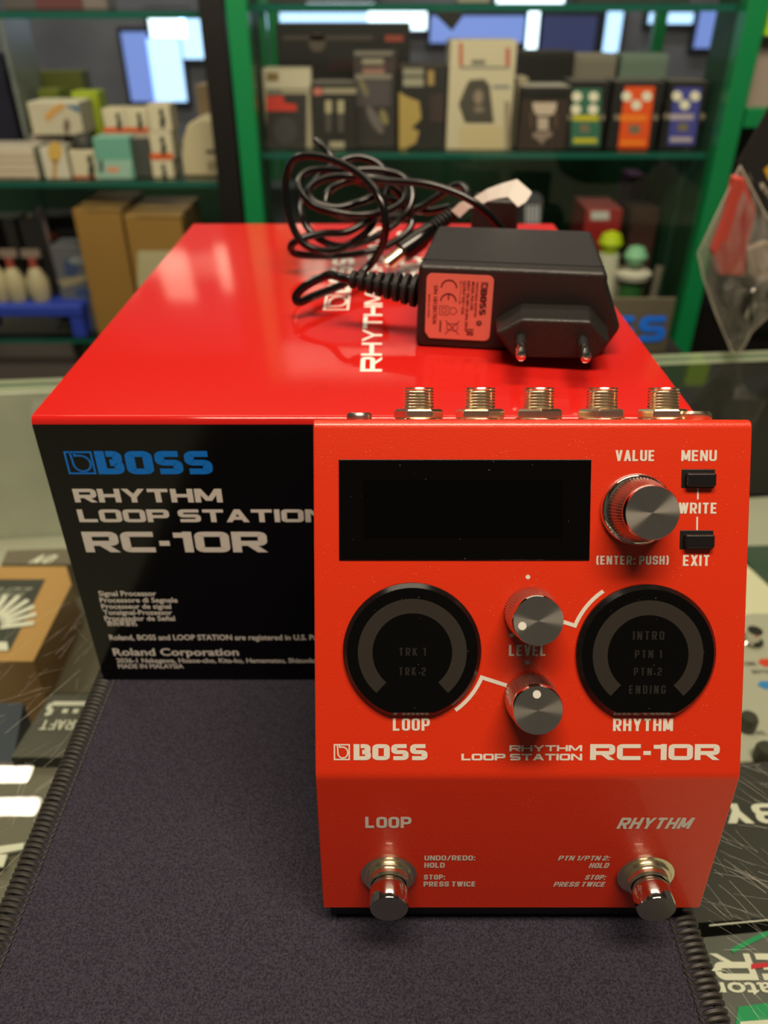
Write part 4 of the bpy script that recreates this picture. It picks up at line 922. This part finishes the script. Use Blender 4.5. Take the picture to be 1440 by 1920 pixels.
    MB().lathe([(.004, ZR+.0005), (.003, q.z-.008)], NICKEL, Matrix.Translation((q.x, 1.27, 0)), 16).build('stem', pk); MB().lathe([(.004, -.011), (.011, -.006), (.012, .004), (.007, .010)], mat('brass', (.45, .28, .12), .4, .6), Matrix.Translation((q.x, 1.27, q.z)), 20).build('knob', pk)
    # gadget hanging from the upper shelf
    mb = MB(); pl = Plane((0, 1.24, 0), (1, 0, 0), (0, 0, 1)); pts = [pl.px(*p) for p in ((848, 58), (868, 30), (868, -20), (818, -20), (820, 30))]
    zs = .243; pts = [(a, min(b, .2345)) for a, b in pts]; mb.prism(pts, -.02, .0, K3, pl.M())
    tag(mb.build('guitar_pick_holder', bevel=.001), 'black pointed holder hanging below the upper shelf above the white carton', 'holder')
    for x0, x1, y0, c, s_ in ((500, 700, -60, flat(50, 46, 46), 'dark carton on the upper shelf above the cable packets'), (860, 920, -60, flat(136, 136, 124), 'grey carton on the upper shelf above the white carton'), (1090, 1300, -70, flat(40, 52, 46), 'dark green carton on the upper shelf above the orange picture')):
        pbox('carton', s_, 'box', (x0, y0, x1, 10), 1.30, .06, .243, c, None, None, None, 'cartons on the upper shelf')
right_shelf()

def lower_right():
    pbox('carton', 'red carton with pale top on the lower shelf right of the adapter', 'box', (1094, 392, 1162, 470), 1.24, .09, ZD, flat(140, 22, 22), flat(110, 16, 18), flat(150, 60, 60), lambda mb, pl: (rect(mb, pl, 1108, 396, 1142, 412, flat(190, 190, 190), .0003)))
    q = on_y(1145, 455, 1.20); b = tag(empty('ball_shaker', (q.x, 1.20, ZD)), 'lime green ball on a white base in front of the red carton', 'shaker')
    MB().lathe([(.020, ZD+.0005), (.016, q.z-.016)], flat(200, 200, 180), Matrix.Translation((q.x, 1.20, 0)), 20).build('base', b); MB().lathe([(.001, -.018), (.010, -.015), (.018, 0), (.014, .012), (.001, .018)], flat(180, 205, 20), Matrix.Translation((q.x, 1.20, q.z)), 20).build('ball', b)
    q = on_y(1192, 480, 1.19); b = tag(empty('trophy_stand', (q.x, 1.19, ZD)), 'pale green ball on a black stand with white collar, lower right shelf', 'stand')
    MB().lathe([(.022, ZD+.0005), (.018, q.z-.03)], flat(40, 90, 40), Matrix.Translation((q.x, 1.19, 0)), 20).build('stem', b); MB().lathe([(.026, -.032), (.028, -.024), (.022, -.02)], flat(200, 195, 180), Matrix.Translation((q.x, 1.19, q.z)), 24).build('collar', b)
    MB().lathe([(.001, -.016), (.012, -.012), (.018, 0), (.012, .012), (.001, .016)], flat(130, 190, 150), Matrix.Translation((q.x, 1.19, q.z)), 20).build('ball', b)
    for x, s_ in ((1160, 'black metal rod stand left of the white collared stand'), (1232, 'black metal rod stand right of the white collared stand')):
        q = on_y(x, 500, 1.19); mb = MB(); mb.tube([V((q.x, 1.19, ZD+.003)), V((q.x+.004, 1.19, q.z))], .006, flat(120, 112, 100, .3), 8); mb.box((q.x-.018, 1.175, ZD+.0005), (q.x+.018, 1.205, ZD+.005), K3); tag(mb.build('rod_stand'), s_, 'stand')
    def d(mb, pl):
        a, b = pl.px(1134, 640), pl.px(1254, 592); letters(mb, 'SS', pl.M(c=.0004), a[0], a[1], b[0], b[1], flat(20, 120, 255), tx=.30, ty=.24, gap=.14, rad=.2, ext=True)
    Y = .80; a, b = on_y(1120, 660, Y), on_y(1262, 588, Y); 
    mb = MB().box((a.x, Y, on_y(1190, 662, Y).z), (b.x, Y+.004, on_y(1190, 560, Y).z), flat(96, 90, 74)); d(mb, Plane((0, Y-.0005, 0), (1, 0, 0), (0, 0, 1)))
    zz = on_y(1190, 662, Y).z
    mb.box((a.x, Y+.004, zz), (a.x+.01, Y+.02, zz+.03), K3)
    mb.box((a.x-.02, Y-.02, -.95+.0005), (b.x+.02, Y+.06, zz), K3)
    tag(mb.build('sign_stand'), 'taupe sign on black stand with blue letters, right of the red carton', 'sign')
    pbox('carton', 'small white labelled carton behind the white paper tag', 'box', (984, 372, 1016, 425), 1.25, .05, ZD, flat(90, 90, 96), None, None, lambda mb, pl: [rect(mb, pl, 986+7*i, 385, 990+7*i, 418, flat(190, 190, 200), .0003) for i in range(4)])
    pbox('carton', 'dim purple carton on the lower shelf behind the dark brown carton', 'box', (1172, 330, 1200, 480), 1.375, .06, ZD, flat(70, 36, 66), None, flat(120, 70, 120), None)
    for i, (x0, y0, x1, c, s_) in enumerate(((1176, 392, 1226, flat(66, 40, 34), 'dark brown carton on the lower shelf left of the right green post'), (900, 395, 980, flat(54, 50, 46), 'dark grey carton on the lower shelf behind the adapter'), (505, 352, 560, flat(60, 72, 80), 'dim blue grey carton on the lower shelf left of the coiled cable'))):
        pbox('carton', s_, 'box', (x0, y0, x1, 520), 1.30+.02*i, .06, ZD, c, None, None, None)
lower_right()

def left_shelf():
    GRP = 'cartons on the left-hand case shelf'
    def figure(x, y, s=1.0):
        def d(mb, pl):
            blob(mb, pl, x, y-14*s, 4*s, 7*s, flat(40, 46, 34), .0006); blob(mb, pl, x+3*s, y+4*s, 5*s, 13*s, flat(44, 50, 38), .0006)
        return d
    def wo(px, fx, label, z=ZL, Y=1.21, lo=True):
        x0, y0, x1, y1 = px
        def d(mb, pl):
            if lo: rect(mb, pl, x0, y1-13, x1, y1, ORN, .0003)
            figure(fx, (y0+y1)/2+2, min(1.2, (y1-y0)/52))(mb, pl)
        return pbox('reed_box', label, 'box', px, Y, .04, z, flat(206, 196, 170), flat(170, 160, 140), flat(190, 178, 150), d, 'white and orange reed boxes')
    def d(mb, pl):
        for y in (292, 304, 318, 330): rect(mb, pl, -40, y, 66, y+2, flat(186, 150, 120), .0003)
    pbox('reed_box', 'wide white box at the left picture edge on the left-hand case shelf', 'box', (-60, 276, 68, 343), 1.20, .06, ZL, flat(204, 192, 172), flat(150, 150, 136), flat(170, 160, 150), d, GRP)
    def d(mb, pl): blob(mb, pl, 103, 285, 13, 20, flat(206, 168, 84), .0003); rect(mb, pl, 100, 300, 107, 343, flat(190, 146, 80), .0003)
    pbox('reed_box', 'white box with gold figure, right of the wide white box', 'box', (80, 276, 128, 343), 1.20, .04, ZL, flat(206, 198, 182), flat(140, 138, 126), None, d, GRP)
    pbox('carton', 'grey carton supporting the brush box, behind the gold figure box', 'box', (66, 252, 128, 343), 1.26, .05, ZL, flat(150, 138, 132), None, None, None, GRP)
    z2 = on_y(100, 252, 1.26).z
    def d(mb, pl): pxpoly(mb, pl, [(82, 218), (96, 204), (116, 192), (122, 200), (104, 214), (90, 228)], flat(204, 152, 84), .0003); blob(mb, pl, 125, 236, 6, 14, flat(110, 92, 84), .0003); pxpoly(mb, pl, [(122, 196), (148, 199), (148, 212)], flat(70, 110, 150), .0003)
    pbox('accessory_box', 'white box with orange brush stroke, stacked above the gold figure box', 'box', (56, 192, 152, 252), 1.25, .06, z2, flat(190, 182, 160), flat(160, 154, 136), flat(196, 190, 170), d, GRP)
    wo((134, 282, 182, 343), 168, 'white and orange reed box between gold figure box and teal box')
    z3 = on_y(160, 282, 1.21).z; q = on_y(159, 282, 1.23)
    tag(MB().lathe([(.018, 0), (.018, .008), (.014, .016), (.004, .020)], K1, Matrix.Translation((q.x, 1.232, z3)), 24).build('round_tin'), 'small black domed tin on top of a white and orange reed box', 'tin')
    def d(mb, pl): rect(mb, pl, 182, 300, 247, 342, flat(150, 186, 172), .0003); blob(mb, pl, 212, 318, 13, 6, flat(210, 150, 120), .0006); blob(mb, pl, 190, 312, 4, 14, flat(60, 80, 76), .0006)
    pbox('accessory_box', 'teal green box with pale lower half on the left-hand case shelf', 'box', (180, 258, 248, 343), 1.20, .045, ZL, flat(104, 164, 148), flat(90, 130, 116), flat(120, 160, 146), d, GRP)
    pbox('accessory_box', 'charcoal box right of the teal box', 'box', (246, 258, 286, 344), 1.215, .05, ZL, flat(66, 68, 66), None, flat(150, 140, 126), None, GRP)
    wo((286, 300, 326, 345), 306, 'white and orange reed box, lowest of the three at the right of the charcoal box', lo=False)
    za = on_y(300, 300, 1.21).z; wo((282, 248, 324, 300), 304, 'white and orange reed box, middle of the three at the right of the charcoal box', za)
    zb = on_y(300, 248, 1.21).z; wo((278, 196, 320, 248), 302, 'brownish reed box, topmost of the three at the right of the charcoal box', zb, lo=False)
    zc = on_y(266, 258, 1.215).z
    pbox('carton', 'dark carton holding up the two upper reed boxes, behind the teal box', 'box', (196, 252, 280, 344), 1.27, .05, ZL, flat(120, 108, 92), None, None, None, GRP)
    zc = on_y(238, 252, 1.27).z
    wo((194, 204, 236, 252), 221, 'white and orange reed box, upper left of the pair above the teal box', zc, 1.268); wo((236.5, 204, 278, 252), 260, 'white and orange reed box, upper right of the pair above the teal box', zc, 1.268)
    # rounded beige case
    Y = 1.22; pl = Plane((0, Y, 0), (1, 0, 0), (0, 0, 1)); out = [pl.px(*p) for p in ((346, 336), (412, 336), (416, 300), (412, 240), (404, 230), (372, 228), (352, 240), (343, 268), (341, 300))]
    lo = min(b for a, b in out); out = [(a, b-lo+ZL+.0004) for a, b in out]; mb = MB().prism(out, -.06, 0, flat(196, 182, 150), pl.M())
    p2 = Plane((0, Y-.001, 0), (1, 0, 0), (0, 0, 1)); rect(mb, p2, 386, 281, 412, 287, flat(54, 56, 44), .0003); blob(mb, p2, 396, 310, 8, 10, flat(150, 138, 112), .0003)
    tag(mb.build('blister_pack', bevel=.003), 'large beige rounded pack beside the black gap upright', 'pack')
    pbox('carton', 'tan upright carton behind the beige rounded pack', 'box', (376, 160, 404, 336), 1.34, .05, ZL, flat(150, 126, 98), None, None, None, GRP)
    for px, Y, c, s_ in (((148, 172, 196, 330), 1.31, flat(150, 168, 30), 'lime green carton behind the upper left reed box'), ((86, 168, 124, 330), 1.35, flat(110, 120, 34), 'olive green carton behind the brush box'),
                         ((30, 132, 78, 330), 1.38, flat(20, 44, 52), 'dark teal carton far back on the left-hand shelf'), ((-40, 100, 26, 330), 1.34, flat(24, 24, 46), 'navy carton at the far left of the shelf'), ((90, 134, 170, 330), 1.41, flat(88, 92, 30), 'dull olive carton farthest back on the left-hand shelf')):
        pbox('carton', s_, 'box', px, Y, .04, ZL, c, None, None, None, GRP)
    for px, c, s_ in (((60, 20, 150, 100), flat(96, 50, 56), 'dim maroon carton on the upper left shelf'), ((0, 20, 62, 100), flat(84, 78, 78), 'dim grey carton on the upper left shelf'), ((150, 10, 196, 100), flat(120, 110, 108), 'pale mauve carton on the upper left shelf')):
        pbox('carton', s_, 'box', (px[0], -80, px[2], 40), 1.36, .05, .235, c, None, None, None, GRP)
left_shelf()

def lower_left():
    for px, Y, ds, s_ in (((156, 392, 243, 592), 1.20, 0, 'brown cardboard carton on the lower left shelf, left of the labelled one'), ((248, 404, 352, 592), 1.19, 1, 'brown cardboard carton with white label touching the red carton edge')):
        def d(mb, pl):
            if ds: rect(mb, pl, 258, 470, 330, 540, flat(186, 176, 140), .0003)
            rect(mb, pl, px[0]+6, px[1]+2, px[2]-6, px[1]+5, flat(120, 92, 48), .0003)
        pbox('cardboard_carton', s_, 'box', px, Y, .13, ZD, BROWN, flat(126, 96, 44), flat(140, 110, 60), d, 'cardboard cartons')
    q0, q1 = on_y(-60, 600, 1.185), on_y(150, 575, 1.185); t0 = tag(empty('blue_tray', ((q0.x+q1.x)/2, 1.2, ZD)), 'blue tray on the lower left shelf holding three small bottles', 'tray')
    BT = flat(44, 66, 176); zt = on_y(60, 574, 1.185).z
    MB().box((q0.x, 1.185, zt-.018), (q1.x, 1.26, zt), BT).build('tray_top', t0, bevel=.003)
    for x in (q0.x+.01, q1.x-.012): MB().box((x-.010, 1.187, ZD+.0005), (x+.010, 1.255, zt-.017), BT).build('leg', t0, bevel=.002)
    for x, s_ in ((6, 'small pale bottle with red cap on the blue tray, leftmost of three'), (36, 'small pale bottle with red cap on the blue tray, middle of three'), (78, 'small pale bottle with red cap on the blue tray, rightmost of three')):
        q = on_y(x, 560, 1.215); b = tag(empty('glue_bottle', (q.x, 1.215, zt)), s_, 'bottle', 'bottles on the blue tray'); Mq = Matrix.Translation((q.x, 1.215, zt+.0004)) 
        MB().lathe([(.014, 0), (.017, .012), (.017, .032), (.009, .048), (.006, .052)], flat(176, 164, 132), Mq, 20).build('body', b); MB().lathe([(.0065, .051), (.0055, .066)], flat(150, 66, 56), Mq, 16).build('cap', b)
        MB().box((-.014, -.001, .066), (.014, .004, .078), flat(140, 122, 112), Mq).build('header_card', b)
        MB().box((-.022, .018, 0), (.022, .020, .12), K3, Mq).build('backing_card', b)
    def d(mb, pl):
        pxpoly(mb, pl, [(106, 525), (176, 512), (180, 520), (120, 540)], flat(150, 138, 112), .0003); blob(mb, pl, 134, 500, 14, 20, flat(60, 74, 110), .0003); blob(mb, pl, 160, 548, 20, 9, flat(60, 78, 120), .0003); blob(mb, pl, 150, 488, 22, 8, flat(130, 134, 140), .0006)
    pbox('plastic_packet', 'grey blue printed packet between the bottles and the cardboard cartons', 'packet', (108, 462, 178, 592), 1.22, .05, ZD, flat(96, 98, 104), None, None, d)
    pbox('carton', 'black carton with a red dot above the grey blue packet', 'box', (76, 404, 158, 592), 1.31, .05, ZD, flat(30, 30, 32), None, None, lambda mb, pl: (blob(mb, pl, 96, 442, 12, 8, flat(130, 54, 42), .0003), rect(mb, pl, 108, 428, 150, 438, flat(60, 60, 66), .0003)))
    for x, y, s_ in ((62, 428, 'white capped marker standing at the left of the black carton'), (80, 418, 'pinkish capped marker standing behind the white one')):
        q = on_y(x, y, 1.285); mb = MB(); mb.lathe([(.006, ZD+.0005), (.006, q.z+.01), (.004, q.z+.022)], flat(170, 150, 132) if x < 70 else flat(140, 118, 120), Matrix.Translation((q.x, 1.285, 0)), 14); tag(mb.build('marker_pen'), s_, 'pen')
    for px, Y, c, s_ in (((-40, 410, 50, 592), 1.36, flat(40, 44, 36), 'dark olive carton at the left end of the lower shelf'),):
        pbox('carton', s_, 'box', px, Y, .05, ZD, c, None, None, None)
    # stock on the floor of the case, below the lower shelf
    z = -.46
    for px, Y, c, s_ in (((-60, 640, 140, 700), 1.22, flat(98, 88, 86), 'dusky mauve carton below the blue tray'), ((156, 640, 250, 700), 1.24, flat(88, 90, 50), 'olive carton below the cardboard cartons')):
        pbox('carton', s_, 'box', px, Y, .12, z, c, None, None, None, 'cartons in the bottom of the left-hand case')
lower_left()

# ------------------------------------------------------------------ bag of parts and black box at the counter's rear right
def right_front():
    Y = .612; pl = Plane((0, Y, 0), (1, 0, 0), (0, 0, 1))
    c7 = lambda x, y: (1040+x/3.31, 200+y/3.31)
    root = tag(empty('plastic_bag', (on_y(1385, 660, Y).x, Y, 0)), 'clear plastic bag of small red and black parts at the right rear counter edge', 'bag')
    out = [pl.px(*c7(*p)) for p in ((1150, 370), (1000, 680), (890, 910), (920, 1060), (1000, 1290), (1060, 1430), (1095, 1515), (1132, 1540), (1170, 1500), (1220, 1400), (1330, 1300), (1480, 1240), (1520, 900), (1400, 800), (1290, 640))]
    lo = min(b for a, b in out); out = [(a, b-lo+.0006) for a, b in out]; n = len(out); cx = sum(a for a, b in out)/n; cy = sum(b for a, b in out)/n
    # pillow-shaped film: front and back sheets puffed out from the seam
    mb = MB(); vs = []; rings = 5
    for side in (1, -1):
        for r in range(rings):
            f = 1-r/rings
            for i, (a, b) in enumerate(out):
                w = .012*(1-f*f)+.0022*sin(i*2.3+r*1.7)*(1-f*f)*2
                vs.append((cx+(a-cx)*f, Y-side*w, cy+(b-cy)*f))
        vs.append((cx, Y-side*.014, cy))
    fs = []; half = rings*n+1
    for s_ in range(2):
        o_ = s_*half
        for r in range(rings-1): fs += [(o_+r*n+i, o_+r*n+(i+1) % n, o_+(r+1)*n+(i+1) % n, o_+(r+1)*n+i) for i in range(n)]
        fs += [(o_+(rings-1)*n+i, o_+(rings-1)*n+(i+1) % n, o_+half-1) for i in range(n)]
    mb.add(vs, fs, BAGM, None, True); mb.build('film', root, recalc=False)
    seam = [V((a, Y, b)) for a, b in out]; MB().tube(seam+[seam[0]], .0006, flat(200, 190, 176, .2), 5).build('seam', root, recalc=False)
    def inside(name, label, cat, pts, m, th, bev):
        p = [pl.px(*c7(*q)) for q in pts]; p = [(a, b-lo+.0006) for a, b in p]; o = MB().prism(p, -th/2, th/2, m, pl.M()).build(name, bevel=bev, seg=3); return tag(o, label, cat)
    inside('red_tube', 'flat red rubber part inside the clear plastic bag', 'part', ((1105, 425), (1165, 440), (1235, 640), (1215, 760), (1190, 840), (1165, 1050), (1005, 1040), (960, 880), (1050, 640)), flat(196, 74, 62, .3), .010, .002)
    inside('rubber_fitting', 'lumpy black rubber part at the bottom of the plastic bag', 'part', ((1030, 1120), (1100, 1090), (1220, 1100), (1230, 1170), (1190, 1240), (1240, 1290), (1180, 1390), (1100, 1380), (1060, 1270), (1015, 1200)), mat('dark_rubber', (.012, .010, .010), .3), .012, .003)
    inside('grey_fitting', 'pale grey plastic part inside the bag at the right picture edge', 'part', ((1180, 880), (1300, 830), (1420, 860), (1400, 1060), (1240, 1080), (1180, 1030)), flat(158, 142, 124, .4), .008, .002)
    # black carton leaning, with yellow panel
    Y2 = .632; p2 = Plane((0, Y2, 0), (1, 0, 0), (0, 0, 1))
    A = V(p2.px(1381, 306)); e1 = (V(p2.px(1440, 200))-A).normalized(); e2 = (V(p2.px(1440, 440))-A).normalized()
    k = (A.y-.002)/-e2.y; q = [A, A+e2*k, A+e2*k+e1*.11, A+e1*.11]; mb = MB()
    mb.prism([(a.x+.03, a.y+.003) for a in q], -.045, 0, flat(30, 29, 28), p2.M(), top=[tuple(a) for a in q])
    p3 = Plane((0, Y2-.0004, 0), (1, 0, 0), (0, 0, 1)); pxpoly(mb, p3, [(1432, 318), (1452, 300), (1490, 330), (1470, 366), (1440, 336)], flat(214, 160, 30))
    for i in range(4): pxpoly(mb, p3, [(1424+i*7, 343+i*9), (1432+i*7, 343+i*9), (1438+i*7, 361+i*9), (1428+i*7, 355+i*9)], flat(190, 180, 165))
    pxpoly(mb, p3, [(1402, 322), (1406, 326), (1412, 342), (1407, 340)], flat(110, 104, 90))
    o = tag(mb.build('tilted_carton', bevel=.001), 'black carton with yellow panel tilted behind the plastic bag', 'box')
    # dark soft pouch behind
    mb = MB(); c = on_y(1400, 625, .74); zf = -.07
    seg, rg = 20, 8; vs = []; 
    for j in range(rg+1):
        t = pi*j/rg
        for i in range(seg):
            a = 2*pi*i/seg; vs.append((c.x+.055+.10*sin(t)**.6*cos(a), .76+.03*sin(t)*sin(a), .02+.065*cos(t)))
    mb.add(vs, [(j*seg+i, j*seg+(i+1) % seg, (j+1)*seg+(i+1) % seg, (j+1)*seg+i) for j in range(rg) for i in range(seg)], mat('black_pouch_cloth', (.008, .008, .010), .6), None, True)
    tag(mb.build('soft_pouch'), 'black soft pouch behind the plastic bag at the right', 'pouch')
right_front()
